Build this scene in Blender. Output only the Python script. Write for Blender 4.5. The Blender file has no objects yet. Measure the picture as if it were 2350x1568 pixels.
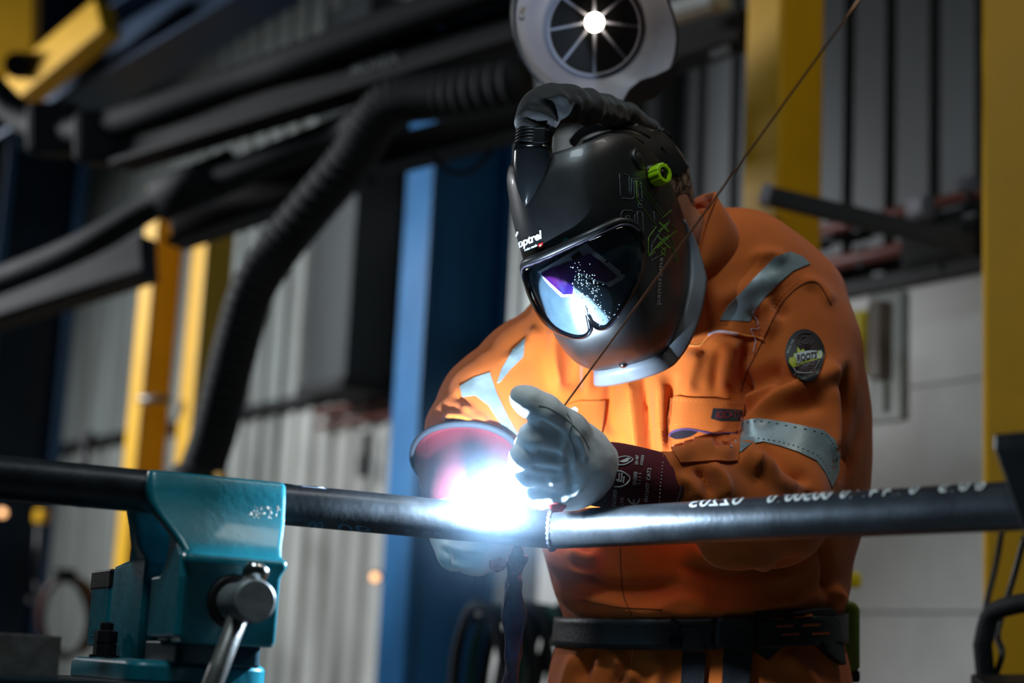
import bpy, bmesh, math, random
import numpy as np
from mathutils import Vector, Matrix, noise
from mathutils.bvhtree import BVHTree
from mathutils.geometry import delaunay_2d_cdt
random.seed(7)
SC = bpy.context.scene
COL = SC.collection

# ------------------------------------------------------------------ camera
FPX = 4000.0                      # focal length in pixels of the 2350 x 1568 frame
PITCH, ROLL = math.radians(11.0), math.radians(2.9)
EYE = Vector((0, 0, 0.85))
FW = Vector((0, math.cos(PITCH), math.sin(PITCH)))
_r0 = Vector((1, 0, 0)); _u0 = Vector((0, -math.sin(PITCH), math.cos(PITCH)))
RT = _r0 * math.cos(ROLL) + _u0 * math.sin(ROLL)
UP = _u0 * math.cos(ROLL) - _r0 * math.sin(ROLL)
cam_data = bpy.data.cameras.new('camera'); cam = bpy.data.objects.new('camera', cam_data)
COL.objects.link(cam)
cam.matrix_world = Matrix(((RT.x, UP.x, -FW.x, EYE.x), (RT.y, UP.y, -FW.y, EYE.y), (RT.z, UP.z, -FW.z, EYE.z), (0, 0, 0, 1)))
cam_data.sensor_width = 36.0
cam_data.lens = 36.0 * FPX / 2350.0
cam_data.clip_start = 0.05; cam_data.clip_end = 200
cam_data.dof.use_dof = True
cam_data.dof.focus_distance = 2.74
cam_data.dof.aperture_fstop = 1.9
SC.camera = cam
SC.view_settings.view_transform = 'Standard'
SC.view_settings.look = 'None'
SC.view_settings.gamma = 1.0
SC.view_settings.use_curve_mapping = False
SC.view_settings.exposure = 0.0

def W(x, y, d):
    """world point seen at photo pixel (x, y) at depth d along the optical axis"""
    return EYE + FW * d + RT * ((x - 1175.0) / FPX * d) + UP * ((784.0 - y) / FPX * d)
def ray(x, y):
    return (FW + RT * ((x - 1175.0) / FPX) + UP * ((784.0 - y) / FPX)).normalized()
def proj(V):
    """array of world points -> pixel x, pixel y, depth"""
    q = np.asarray(V) - np.array(EYE)
    d = q @ np.array(FW)
    return 1175 + FPX * (q @ np.array(RT)) / d, 784 - FPX * (q @ np.array(UP)) / d, d

def srgb(r, g, b):
    return tuple(((c / 255) / 12.92 if c <= 10 else (((c / 255) + 0.055) / 1.055) ** 2.4) for c in (r, g, b)) + (1.0,)

# ------------------------------------------------------------------ world and hall area lights
wd = bpy.data.worlds.new('world'); SC.world = wd; wd.use_nodes = True
wd.node_tree.nodes['Background'].inputs[0].default_value = (0.30, 0.48, 0.55, 1)
wd.node_tree.nodes['Background'].inputs[1].default_value = 0.02
def area_light(name, loc, aim, size, power, color, spread=180):
    l = bpy.data.lights.new(name, 'AREA'); l.shape = 'RECTANGLE'; l.size, l.size_y = size
    l.energy = power; l.color = color; l.spread = math.radians(spread)
    o = bpy.data.objects.new(name, l); COL.objects.link(o); o.location = loc
    o.rotation_euler = (Vector(aim) - Vector(loc)).to_track_quat('-Z', 'Y').to_euler()
    return o
# unseen area lights added and narrowed to light welder, columns and wall
area_light('hall_area_light', (1.4, 2.4, 4.6), (0.6, 3.0, 1.2), (1.2, 0.5), 11, (1.0, 0.94, 0.86), 140)
area_light('hall_area_light', (-0.9, 1.0, 4.4), (0.0, 2.7, 1.1), (1.2, 0.4), 18, (0.76, 0.93, 1.0), 110)
area_light('hall_area_light', (-5.2, 7.0, 3.2), (0.9, 6.8, 1.2), (0.9, 0.4), 70, (0.95, 0.97, 1.0), 90)
area_light('hall_area_light', (-5.6, 9.2, 4.2), (-1.2, 9.6, 1.2), (1.4, 0.4), 44, (0.90, 0.97, 1.0), 90)
# the welding arc itself
ARC = W(1130, 1144, 2.630)
pl = bpy.data.lights.new('welding_arc_light', 'POINT'); pl.energy = 46; pl.color = (0.62, 0.80, 1.0); pl.shadow_soft_size = 0.008
plo = bpy.data.objects.new('welding_arc_light', pl); COL.objects.link(plo); plo.location = ARC
# ------------------------------------------------------------------ object helpers
def thing(name, label, cat, loc=(0, 0, 0), group=None):
    o = bpy.data.objects.new(name, None); COL.objects.link(o); o.location = loc
    o.empty_display_size = 0.05
    o['label'] = label; o['category'] = cat
    if group: o['group'] = group
    return o
def tag(o, label=None, cat=None, group=None, kind=None):
    if label: o['label'] = label
    if cat: o['category'] = cat
    if group: o['group'] = group
    if kind: o['kind'] = kind
    return o
ROOTLOC = {}
def absloc(p):
    v = Vector((0, 0, 0))
    while p is not None:
        v = v + Vector(p.location); p = p.parent
    return v
def mesh(name, V, F, mat, parent=None, smooth=True, label=None):
    """mesh from world-space vertices; parents only carry translations"""
    me = bpy.data.meshes.new(name)
    V = np.asarray([tuple(v) for v in V], dtype=float).reshape(-1, 3)
    if parent is not None: V = V - np.array(absloc(parent))
    me.from_pydata(V.tolist(), [], [tuple(int(i) for i in f) for f in F])
    me.validate(); me.update()
    if smooth:
        me.polygons.foreach_set('use_smooth', [True] * len(me.polygons))
    if mat is not None: me.materials.append(mat)
    o = bpy.data.objects.new(name, me); COL.objects.link(o)
    if parent is not None: o.parent = parent
    if label: o['label'] = label
    return o
def sharp(o, ang=35):
    me = o.data
    me.polygons.foreach_set('use_smooth', [True] * len(me.polygons))
    me.set_sharp_from_angle(angle=math.radians(ang))
    return o
def bevel(o, w=0.002, seg=2, ang=30):
    m = o.modifiers.new('bevel', 'BEVEL'); m.width = w; m.segments = seg; m.limit_method = 'ANGLE'; m.angle_limit = math.radians(ang)
    m.harden_normals = False
    return o
def frame(x, y=None, z=None):
    return (Vector(x), Vector(y), Vector(z))
AX = (Vector((1, 0, 0)), Vector((0, 1, 0)), Vector((0, 0, 1)))
class MB:
    def __init__(s): s.v = []; s.f = []
    def add(s, V, F):
        b = len(s.v); s.v += [Vector(v) for v in V]; s.f += [tuple(i + b for i in f) for f in F]; return s
    def box(s, c, size, ax=AX):
        c = Vector(c); V = []
        for dz in (-.5, .5):
            for dx, dy in ((-.5, -.5), (.5, -.5), (.5, .5), (-.5, .5)):
                V.append(c + ax[0] * (dx * size[0]) + ax[1] * (dy * size[1]) + ax[2] * (dz * size[2]))
        return s.add(V, [(3, 2, 1, 0), (4, 5, 6, 7), (0, 1, 5, 4), (1, 2, 6, 5), (2, 3, 7, 6), (3, 0, 4, 7)])
    def prism(s, poly, o, ex, ey, n):
        """polygon (2D) in plane o, ex, ey, extruded by vector n"""
        k = len(poly); o = Vector(o); ex = Vector(ex); ey = Vector(ey); n = Vector(n)
        A = [o + ex * p[0] + ey * p[1] for p in poly]
        flip = (ex.cross(ey)).dot(n) < 0
        ar = sum(poly[i][0] * poly[(i + 1) % k][1] - poly[(i + 1) % k][0] * poly[i][1] for i in range(k))
        if (ar < 0) != flip: A = A[::-1]
        V = A + [a + n for a in A]
        F = [tuple(range(k))[::-1], tuple(range(k, 2 * k))] + [(i, (i + 1) % k, (i + 1) % k + k, i + k) for i in range(k)]
        return s.add(V, F)
    def loft(s, rings, cap=True, closed=True):
        k = len(rings[0]); V = [v for r in rings for v in r]; F = []
        for i in range(len(rings) - 1):
            for j in range(k if closed else k - 1):
                a = i * k + j; b = i * k + (j + 1) % k
                F.append((a, b, b + k, a + k))
        if cap and closed:
            F.append(tuple(range(k))[::-1]); F.append(tuple(range((len(rings) - 1) * k, len(rings) * k)))
        return s.add(V, F)
    def tube(s, pts, rad, seg=12, cap=True, flat=1.0, ref=None):
        pts = [Vector(p) for p in pts]; n = len(pts)
        if not hasattr(rad, '__len__'): rad = [rad] * n
        rings = []; prev = None
        for i, p in enumerate(pts):
            t = (pts[min(i + 1, n - 1)] - pts[max(i - 1, 0)]).normalized()
            if prev is None:
                a = Vector(ref) if ref is not None else (Vector((0, 0, 1)) if abs(t.z) < .9 else Vector((1, 0, 0)))
            else: a = prev
            a = (a - t * a.dot(t)).normalized(); prev = a
            b = t.cross(a)
            rings.append([p + (a * math.cos(2 * math.pi * k / seg) + b * (flat * math.sin(2 * math.pi * k / seg))) * rad[i] for k in range(seg)])
        return s.loft(rings, cap)
    def cyl(s, a, b, r, seg=24, r2=None):
        return s.tube([a, b], [r, r if r2 is None else r2], seg)
    def lathe(s, o, axis, prof, seg=32):
        """prof: list of (distance along axis, radius)"""
        o = Vector(o); ax = Vector(axis).normalized()
        a = (Vector((0, 0, 1)) if abs(ax.z) < .9 else Vector((1, 0, 0))); a = (a - ax * a.dot(ax)).normalized(); b = ax.cross(a)
        rings = [[o + ax * t + (a * math.cos(2 * math.pi * k / seg) + b * math.sin(2 * math.pi * k / seg)) * max(r, 1e-5) for k in range(seg)] for t, r in prof]
        return s.loft(rings)
    def build(s, name, mat, parent=None, smooth=False, label=None, bev=0, seg=2, shp=None):
        o = mesh(name, s.v, s.f, mat, parent, smooth, label)
        bm = bmesh.new(); bm.from_mesh(o.data); bmesh.ops.recalc_face_normals(bm, faces=bm.faces); bm.to_mesh(o.data); bm.free()
        if shp: sharp(o, shp)
        if bev: bevel(o, bev, seg)
        return o
def spline(P, n, closed=False):
    """Catmull-Rom through the rows of P (any dimension), n samples"""
    P = np.asarray([tuple(p) for p in P], float); k = len(P)
    if closed: Q = np.vstack([P[-1:], P, P[:2]]); segs = k
    else: Q = np.vstack([2 * P[:1] - P[1:2], P, 2 * P[-1:] - P[-2:-1]]); segs = k - 1
    out = []
    for t in np.linspace(0, segs, n, endpoint=not closed):
        i = min(int(t), segs - 1); u = t - i
        a, b, c, d = Q[i], Q[i + 1], Q[i + 2], Q[i + 3]
        out.append(.5 * (2 * b + (c - a) * u + (2 * a - 5 * b + 4 * c - d) * u * u + (3 * b - a - 3 * c + d) * u ** 3))
    return np.array(out)
def WS(P, n, closed=False):
    """spline through (px, py, depth) rows -> world points"""
    return [W(*p) for p in spline(P, n, closed)]

# ------------------------------------------------------------------ implicit surfaces
def surface_nets(F, lo, h):
    s = F < 0
    nx, ny, nz = F.shape
    cnt = np.zeros((nx - 1, ny - 1, nz - 1), np.int32); acc = np.zeros((nx - 1, ny - 1, nz - 1, 3), np.float32)
    corners = [(i, j, k) for i in (0, 1) for j in (0, 1) for k in (0, 1)]
    def sub(A, c): return A[c[0]:c[0] + nx - 1, c[1]:c[1] + ny - 1, c[2]:c[2] + nz - 1]
    for c in corners:
        for ax in range(3):
            if c[ax] == 0:
                e = list(c); e[ax] = 1
                a, b = sub(F, c), sub(F, e); m = (a < 0) != (b < 0)
                t = np.where(m, a / np.where(m, a - b, 1), 0)
                for q in range(3):
                    acc[..., q] += np.where(m, c[q] + (t if q == ax else 0), 0)
                cnt += m
    act = cnt > 0
    idx = np.full(act.shape, -1, np.int64); ii = np.argwhere(act); idx[act] = np.arange(len(ii))
    V = (ii + acc[act] / cnt[act][:, None]) * h + np.array(lo)
    quads = []
    for ax in range(3):
        o1, o2 = [(1, 2), (2, 0), (0, 1)][ax]
        sl0 = [slice(None)] * 3; sl1 = [slice(None)] * 3
        sl0[ax] = slice(0, -1); sl1[ax] = slice(1, None)
        a = s[tuple(sl0)]; b = s[tuple(sl1)]
        for val in (True, False):
            m = (a == val) & (b != val)
            e = np.argwhere(m)
            ok = (e[:, o1] > 0) & (e[:, o2] > 0) & (e[:, o1] < F.shape[o1] - 1) & (e[:, o2] < F.shape[o2] - 1)
            e = e[ok]
            def cell(d1, d2):
                q = e.copy(); q[:, o1] += d1; q[:, o2] += d2
                return idx[q[:, 0], q[:, 1], q[:, 2]]
            Q = np.stack([cell(-1, -1), cell(0, -1), cell(0, 0), cell(-1, 0)], 1)
            quads.append(Q if val else Q[:, ::-1])
    return V, np.vstack(quads)
def smooth_mesh(V, F, it=3, lam=.5):
    E = np.vstack([F[:, [0, 1]], F[:, [1, 2]], F[:, [2, 3]], F[:, [3, 0]]])
    for k in range(it):
        S = np.zeros_like(V); c = np.zeros(len(V))
        np.add.at(S, E[:, 0], V[E[:, 1]]); np.add.at(S, E[:, 1], V[E[:, 0]])
        np.add.at(c, E[:, 0], 1); np.add.at(c, E[:, 1], 1)
        V = V + lam * (S / c[:, None] - V)
    return V
def vnormals(V, F):
    n = np.cross(V[F[:, 2]] - V[F[:, 0]], V[F[:, 3]] - V[F[:, 1]])
    N = np.zeros_like(V)
    for k in range(4): np.add.at(N, F[:, k], n)
    return N / np.maximum(np.linalg.norm(N, axis=1), 1e-12)[:, None]
def implicit(prims, h, k=.02, it=2, pad=.03):
    """prims: (a, b, ra, rb[, k[, op]]) tapered capsules in world space, smoothly united"""
    A = np.array([list(p[0]) for p in prims] + [list(p[1]) for p in prims]); R = np.array([p[2] for p in prims] + [p[3] for p in prims])
    lo = (A - R[:, None]).min(0) - pad; hi = (A + R[:, None]).max(0) + pad
    n = np.ceil((hi - lo) / h).astype(int) + 1
    F = np.full(n, .2, np.float32)
    ax = [lo[i] + h * np.arange(n[i]) for i in range(3)]
    for p in prims:
        a, b = np.array(p[0], float), np.array(p[1], float); ra, rb = p[2], p[3]
        kk = p[4] if len(p) > 4 and p[4] is not None else k
        op = p[5] if len(p) > 5 else 1
        m = kk + 3 * h
        l = np.floor((np.minimum(a - ra, b - rb) - m - lo) / h).astype(int).clip(0); u = np.ceil((np.maximum(a + ra, b + rb) + m - lo) / h).astype(int) + 1
        sl = tuple(slice(l[i], min(u[i], n[i])) for i in range(3))
        X, Y, Z = np.meshgrid(ax[0][sl[0]], ax[1][sl[1]], ax[2][sl[2]], indexing='ij')
        ab = b - a; L = ab @ ab + 1e-12
        t = (((X - a[0]) * ab[0] + (Y - a[1]) * ab[1] + (Z - a[2]) * ab[2]) / L).clip(0, 1)
        d = np.sqrt((X - a[0] - t * ab[0]) ** 2 + (Y - a[1] - t * ab[1]) ** 2 + (Z - a[2] - t * ab[2]) ** 2) - (ra + t * (rb - ra))
        G = F[sl]
        if op > 0:
            hh = np.maximum(kk - np.abs(G - d), 0) / kk
            F[sl] = np.minimum(G, d) - hh * hh * kk * .25
        else:
            d = -d; hh = np.maximum(kk - np.abs(G - d), 0) / kk
            F[sl] = np.maximum(G, d) + hh * hh * kk * .25
    V, Q = surface_nets(F, lo, h)
    if it: V = smooth_mesh(V, Q, it)
    return V, Q
def keep_largest(V, Q):
    par = np.arange(len(V))
    lab = np.arange(len(V))
    E = np.vstack([Q[:, [0, 1]], Q[:, [1, 2]], Q[:, [2, 3]]])
    for _ in range(2000):
        l2 = lab.copy()
        np.minimum.at(l2, E[:, 0], lab[E[:, 1]]); np.minimum.at(l2, E[:, 1], lab[E[:, 0]])
        l2 = l2[l2]
        if (l2 == lab).all(): break
        lab = l2
    u, c = np.unique(lab, return_counts=True); m = lab == u[c.argmax()]
    idx = np.cumsum(m) - 1
    Q = Q[m[Q[:, 0]]]
    return V[m], idx[Q]
def seg_dist(px, py, P):
    """distance in px of points to a polyline P, and the parameter 0..1 along it"""
    best = np.full(px.shape, 1e9); bt = np.zeros(px.shape); n = len(P) - 1
    for i in range(n):
        ax_, ay_ = P[i]; bx, by = P[i + 1]; dx, dy = bx - ax_, by - ay_
        t = (((px - ax_) * dx + (py - ay_) * dy) / (dx * dx + dy * dy + 1e-9)).clip(0, 1)
        d = np.hypot(px - ax_ - t * dx, py - ay_ - t * dy)
        m = d < best; best[m] = d[m]; bt[m] = (i + t[m]) / n
    return best, bt
def sculpt(V, Q, folds, vis=0.05):
    """raise (+) or sink (-) folds along pixel polylines on the side that faces the photograph: (points, width px, height m[, depth lo, depth hi])"""
    N = vnormals(V, Q); px, py, d = proj(V)
    view = V - np.array(EYE); view = view / np.linalg.norm(view, axis=1)[:, None]
    face = (-(N * view).sum(1)).clip(0, 1); wgt = np.clip((face - .02) / .25, 0, 1)
    D = np.zeros(len(V))
    for f in folds:
        P = spline(f[0], 24) if len(f[0]) > 2 else np.array(f[0], float)
        lo, hi = (f[3], f[4]) if len(f) > 4 else (0, 9)
        m = (d > lo) & (d < hi) & (px > P[:, 0].min() - 3 * f[1]) & (px < P[:, 0].max() + 3 * f[1]) & (py > P[:, 1].min() - 3 * f[1]) & (py < P[:, 1].max() + 3 * f[1])
        if not m.any(): continue
        s, t = seg_dist(px[m], py[m], P)
        D[m] += f[2] * np.exp(-(s / f[1]) ** 2) * np.clip(np.minimum(t, 1 - t) * 5 + .15, 0, 1)
    return V + N * (D * wgt)[:, None]

# ------------------------------------------------------------------ pieces laid on a curved surface
def bvh_of(V, F): return BVHTree.FromPolygons([tuple(v) for v in V], [tuple(int(i) for i in f) for f in F])
class Surf:
    def __init__(s, V, F): s.V = np.asarray([tuple(v) for v in V]); s.b = bvh_of(V, F)
    def hit(s, x, y):
        h = s.b.ray_cast(EYE, ray(x, y), 12)
        if h[0] is None: return None
        n = h[1]
        if n.dot(ray(x, y)) > 0: n = -n
        return h[0], n
def inside(poly, x, y):
    c = False; k = len(poly); j = k - 1
    for i in range(k):
        if (poly[i][1] > y) != (poly[j][1] > y) and x < (poly[j][0] - poly[i][0]) * (y - poly[i][1]) / (poly[j][1] - poly[i][1]) + poly[i][0]: c = not c
        j = i
    return c
def drape(name, poly, surf, mat, parent, off=.001, thick=.002, step=9, label=None, curve=False, relax=2):
    """a real patch of cloth or film lying on surf, its outline given where the photo shows it"""
    if curve: poly = spline(poly, max(24, len(poly) * 6), closed=True).tolist()
    B = []
    k = len(poly)
    for i in range(k):
        a, b = np.array(poly[i]), np.array(poly[(i + 1) % k]); m = max(1, int(np.hypot(*(b - a)) / step))
        B += [tuple(a + (b - a) * t / m) for t in range(m)]
    xs = [p[0] for p in B]; ys = [p[1] for p in B]
    pts = list(B)
    yy = min(ys) + step * .7; r = 0
    while yy < max(ys):
        xx = min(xs) + step * (.4 + .5 * (r % 2))
        while xx < max(xs):
            if inside(poly, xx, yy) and min((xx - b[0]) ** 2 + (yy - b[1]) ** 2 for b in B) > (step * .45) ** 2: pts.append((xx, yy))
            xx += step
        yy += step * .9; r += 1
    n = len(B)
    v2, e2, f2 = delaunay_2d_cdt([Vector(p) for p in pts], [(i, (i + 1) % n) for i in range(n)], [], 1, 1e-4)[:3]
    H = [surf.hit(v.x, v.y) for v in v2]
    ok = [h for h in H if h]
    if not ok: return None
    P = []; N = []
    for v, h in zip(v2, H):
        if h is None:
            q = min(range(len(v2)), key=lambda i: (1e9 if H[i] is None else (v2[i] - v).length))
            d = (H[q][0] - EYE).dot(FW); h = (W(v.x, v.y, d), H[q][1])
        P.append(h[0]); N.append(h[1])
    nb = [[] for _ in P]
    for f in f2:
        for i in range(len(f)): nb[f[i]].append(f[(i + 1) % len(f)]); nb[f[(i + 1) % len(f)]].append(f[i])
    for _ in range(relax + 1):
        N = [(N[i] + sum((N[j] for j in nb[i]), Vector()) / max(1, len(nb[i]))).normalized() for i in range(len(N))]
    top = [P[i] + N[i] * (off + thick) for i in range(len(P))]
    bot = [P[i] + N[i] * (off - .003) for i in range(len(P))]
    edge = {}
    for f in f2:
        for i in range(len(f)):
            a, b = f[i], f[(i + 1) % len(f)]
            edge[(a, b)] = 1
    F = [tuple(f) for f in f2]
    m = len(P)
    for (a, b) in list(edge):
        if (b, a) not in edge: F.append((b, a, a + m, b + m))
    V = top + bot
    c = Vector(); 
    f = F[0]; nn = (V[f[1]] - V[f[0]]).cross(V[f[2]] - V[f[0]])
    if nn.dot(N[f[0]]) < 0: F = [tuple(reversed(q)) for q in F]
    o = mesh(name, V, F, mat, parent, True, label)
    sharp(o, 50)
    return o
def drape_line(name, P, surf, mat, parent, r=.001, off=.0005, n=40, dash=0, seg=6, label=None, dense=True):
    """thread, seam or drawn line lying on surf along a pixel polyline"""
    Q = spline(P, n) if len(P) > 2 else np.linspace(P[0], P[1], n)
    H = [surf.hit(*q) for q in Q]
    mb = MB(); run = []
    def flush(r_):
        if len(r_) > 1: mb.tube(r_, r, seg)
    for i, h in enumerate(H):
        if h is None or (dash and (i // dash) % 2) or (run and (h[0] + h[1] * off - run[-1]).length > .05):
            flush(run); run = []
            if h is None or (dash and (i // dash) % 2): continue
        run.append(h[0] + h[1] * off)
    flush(run)
    if not mb.v: return None
    return mb.build(name, mat, parent, True, label)
_fonts = {}
def text_mesh(body, bold=0, spacing=1.0, shear=0):
    cu = bpy.data.curves.new('t', 'FONT'); cu.body = body; cu.size = 1.0; cu.offset = bold; cu.space_character = spacing; cu.shear = shear
    cu.resolution_u = 4; cu.fill_mode = 'FRONT'; cu.dimensions = '2D'
    o = bpy.data.objects.new('t', cu); COL.objects.link(o)
    dg = bpy.context.evaluated_depsgraph_get(); dg.update()
    me = bpy.data.meshes.new_from_object(o.evaluated_get(dg))
    V = [v.co.copy() for v in me.vertices]; F = [tuple(p.vertices) for p in me.polygons]
    bpy.data.objects.remove(o); bpy.data.curves.remove(cu); bpy.data.meshes.remove(me)
    if not V: return [], []
    x0 = min(v.x for v in V); x1 = max(v.x for v in V); y0 = min(v.y for v in V); y1 = max(v.y for v in V)
    return [((v.x - x0) / (x1 - x0), (v.y - y0) / (y1 - y0)) for v in V], F
def drape_text(name, body, o, ex, ey, surf, mat, parent, bold=.01, off=.0012, spacing=1.0, shear=0, warp=None, label=None):
    """lettering printed on surf: o = pixel of lower-left, ex = pixel vector of its length, ey = of its height"""
    T, F = text_mesh(body, bold, spacing, shear)
    V = []
    last = None
    for u, v in T:
        x = o[0] + ex[0] * u + ey[0] * v; y = o[1] + ex[1] * u + ey[1] * v
        if warp: x, y = warp(x, y, u, v)
        h = surf.hit(x, y)
        if h is None:
            h = last if last else (W(x, y, 2.6), -FW)
        last = h
        V.append(h[0] + h[1] * off)
    if not V: return None
    ob = mesh(name, V, F, mat, parent, False, label)
    return ob
def place_text(name, body, o, ex, ey, n, mat, parent, bold=.01, spacing=1.0, label=None):
    """lettering on a flat face: o, ex, ey, n are world vectors"""
    T, F = text_mesh(body, bold, spacing)
    return mesh(name, [Vector(o) + Vector(ex) * u + Vector(ey) * v + Vector(n) for u, v in T], F, mat, parent, False, label)

# ------------------------------------------------------------------ materials
MATS = {}
def mat(name, col, rough=.5, metal=0, var=.12, vscale=6, bump=0, bscale=60, col2=None, stretch=(1, 1, 1), spec=.5, coat=0, emit=None, estr=0, sheen=0, trans=0, ior=1.45, aniso=0, alpha=1):
    m = bpy.data.materials.new(name); m.use_nodes = True; nt = m.node_tree; b = nt.nodes['Principled BSDF']
    b.inputs['Roughness'].default_value = rough; b.inputs['Metallic'].default_value = metal
    b.inputs['Specular IOR Level'].default_value = spec; b.inputs['Coat Weight'].default_value = coat
    b.inputs['Sheen Weight'].default_value = sheen; b.inputs['Transmission Weight'].default_value = trans; b.inputs['IOR'].default_value = ior
    b.inputs['Coat Roughness'].default_value = .08
    c = srgb(*col); c2 = srgb(*col2) if col2 else tuple(min(1, q * (1 - 2 * var)) for q in c[:3]) + (1,)
    tc = nt.nodes.new('ShaderNodeTexCoord'); mp = nt.nodes.new('ShaderNodeMapping'); mp.inputs['Scale'].default_value = stretch
    nt.links.new(tc.outputs['Object'], mp.inputs['Vector'])
    if var or col2:
        nz = nt.nodes.new('ShaderNodeTexNoise'); nz.inputs['Scale'].default_value = vscale; nz.inputs['Detail'].default_value = 5; nz.inputs['Roughness'].default_value = .6
        rp = nt.nodes.new('ShaderNodeValToRGB'); rp.color_ramp.elements[0].color = c2; rp.color_ramp.elements[1].color = c
        rp.color_ramp.elements[0].position = .32; rp.color_ramp.elements[1].position = .62
        nt.links.new(mp.outputs[0], nz.inputs['Vector']); nt.links.new(nz.outputs['Fac'], rp.inputs[0]); nt.links.new(rp.outputs[0], b.inputs['Base Color'])
        mr = nt.nodes.new('ShaderNodeMapRange'); mr.inputs['To Min'].default_value = max(0, rough - .08); mr.inputs['To Max'].default_value = min(1, rough + .08)
        nt.links.new(nz.outputs['Fac'], mr.inputs['Value']); nt.links.new(mr.outputs[0], b.inputs['Roughness'])
    else: b.inputs['Base Color'].default_value = c
    if bump:
        n2 = nt.nodes.new('ShaderNodeTexNoise'); n2.inputs['Scale'].default_value = bscale; n2.inputs['Detail'].default_value = 4
        bp = nt.nodes.new('ShaderNodeBump'); bp.inputs['Strength'].default_value = bump; bp.inputs['Distance'].default_value = .004
        nt.links.new(mp.outputs[0], n2.inputs['Vector']); nt.links.new(n2.outputs['Fac'], bp.inputs['Height']); nt.links.new(bp.outputs[0], b.inputs['Normal'])
    if emit:
        b.inputs['Emission Color'].default_value = srgb(*emit); b.inputs['Emission Strength'].default_value = estr
    if alpha < 1: b.inputs['Alpha'].default_value = alpha
    MATS[name] = m
    return m
def add_camo(m, cols, scale):
    nt = m.node_tree; b = nt.nodes['Principled BSDF']
    tc = nt.nodes.new('ShaderNodeTexCoord'); vo = nt.nodes.new('ShaderNodeTexNoise'); vo.inputs['Scale'].default_value = scale; vo.inputs['Detail'].default_value = 2.5
    rp = nt.nodes.new('ShaderNodeValToRGB'); rp.color_ramp.interpolation = 'CONSTANT'
    while len(rp.color_ramp.elements) < len(cols): rp.color_ramp.elements.new(.5)
    for i, c in enumerate(cols):
        rp.color_ramp.elements[i].position = 0 if i == 0 else .36 + .28 * (i - 1) / max(1, len(cols) - 2)
        rp.color_ramp.elements[i].color = srgb(*c)
    nt.links.new(tc.outputs['Object'], vo.inputs['Vector']); nt.links.new(vo.outputs['Fac'], rp.inputs[0]); nt.links.new(rp.outputs[0], b.inputs['Base Color'])
def weave(m, scale=900, strength=.25):
    """fine twill relief"""
    nt = m.node_tree; b = nt.nodes['Principled BSDF']
    tc = nt.nodes.new('ShaderNodeTexCoord'); w = nt.nodes.new('ShaderNodeTexWave'); w.inputs['Scale'].default_value = scale; w.bands_direction = 'DIAGONAL'; w.inputs['Distortion'].default_value = 1.5
    nz = nt.nodes.new('ShaderNodeTexNoise'); nz.inputs['Scale'].default_value = 45; nz.inputs['Detail'].default_value = 4
    ad = nt.nodes.new('ShaderNodeMath'); ad.operation = 'MULTIPLY_ADD'; ad.inputs[1].default_value = .25
    bp = nt.nodes.new('ShaderNodeBump'); bp.inputs['Strength'].default_value = strength; bp.inputs['Distance'].default_value = .004
    nt.links.new(tc.outputs['Object'], w.inputs['Vector']); nt.links.new(tc.outputs['Object'], nz.inputs['Vector'])
    nt.links.new(w.outputs['Fac'], ad.inputs[0]); nt.links.new(nz.outputs['Fac'], ad.inputs[2]); nt.links.new(ad.outputs[0], bp.inputs['Height']); nt.links.new(bp.outputs[0], b.inputs['Normal'])

ORANGE = mat('orange_twill', (206, 98, 16), .82, var=.07, vscale=9, sheen=.15); weave(ORANGE)
ORANGE2 = mat('orange_twill_patch', (198, 94, 14), .82, var=.07, vscale=14, sheen=.15); weave(ORANGE2)
THREAD = mat('orange_thread', (236, 140, 62), .7, var=0)
REFL = mat('reflective_tape', (150, 163, 166), .42, .25, var=.12, vscale=22, bump=.06, bscale=120, col2=(122, 138, 142))
GLOVE = mat('pale_goat_leather', (236, 241, 241), .62, var=.08, vscale=16, bump=.22, bscale=55, sheen=.1)
CUFF = mat('dark_red_cuff_cotton', (92, 18, 32), .88, var=.15, vscale=18, bump=.25, bscale=160)
WHITEP = mat('white_print', (225, 228, 228), .6, var=.04)
BLACKP = mat('black_plastic', (20, 22, 24), .38, var=.1, vscale=30)
SHELL = mat('helmet_black_satin', (13, 16, 18), .44, var=.10, vscale=14, spec=.9, coat=.12, bump=.02, bscale=200)
BLACKF = mat('black_fabric', (16, 20, 24), .75, var=.18, vscale=20, bump=.22, bscale=70, sheen=.2)
LEATHER = mat('black_leather', (20, 22, 26), .5, var=.15, vscale=30, bump=.2, bscale=120)
LIME = mat('lime_plastic', (170, 222, 18), .42, var=.05)
GREENP = mat('green_print', (108, 160, 40), .5, var=.04)
GREYP = mat('grey_print', (92, 104, 108), .5, var=.04)
SKIN = mat('skin', (196, 140, 112), .5, var=.06, vscale=20)
CAMO = mat('camo_cotton', (120, 100, 84), .85, var=0, bump=.1, bscale=200); add_camo(CAMO, [(38, 28, 26), (92, 70, 58), (170, 142, 118), (60, 48, 42), (128, 104, 82)], 42)
STEEL = mat('mill_scale_steel', (74, 79, 84), .36, .85, var=.22, vscale=14, bump=.10, bscale=110, stretch=(1, 1, 1))
STEEL2 = mat('bare_steel', (132, 130, 126), .42, .45, var=.2, vscale=40, bump=.08, bscale=160)
CHROME = mat('worn_bright_steel', (190, 190, 188), .22, 1, var=.15, vscale=60, bump=.15, bscale=240)
DARKST = mat('dark_oily_steel', (44, 42, 42), .5, .6, var=.25, vscale=30, bump=.12, bscale=120)
TEAL = mat('teal_vise_enamel', (20, 122, 138), .36, 0, var=.14, vscale=13, bump=.12, bscale=90, coat=.25)
YELLOW = mat('crane_yellow_paint', (222, 168, 8), .5, var=.08, vscale=3, bump=.03)
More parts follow.
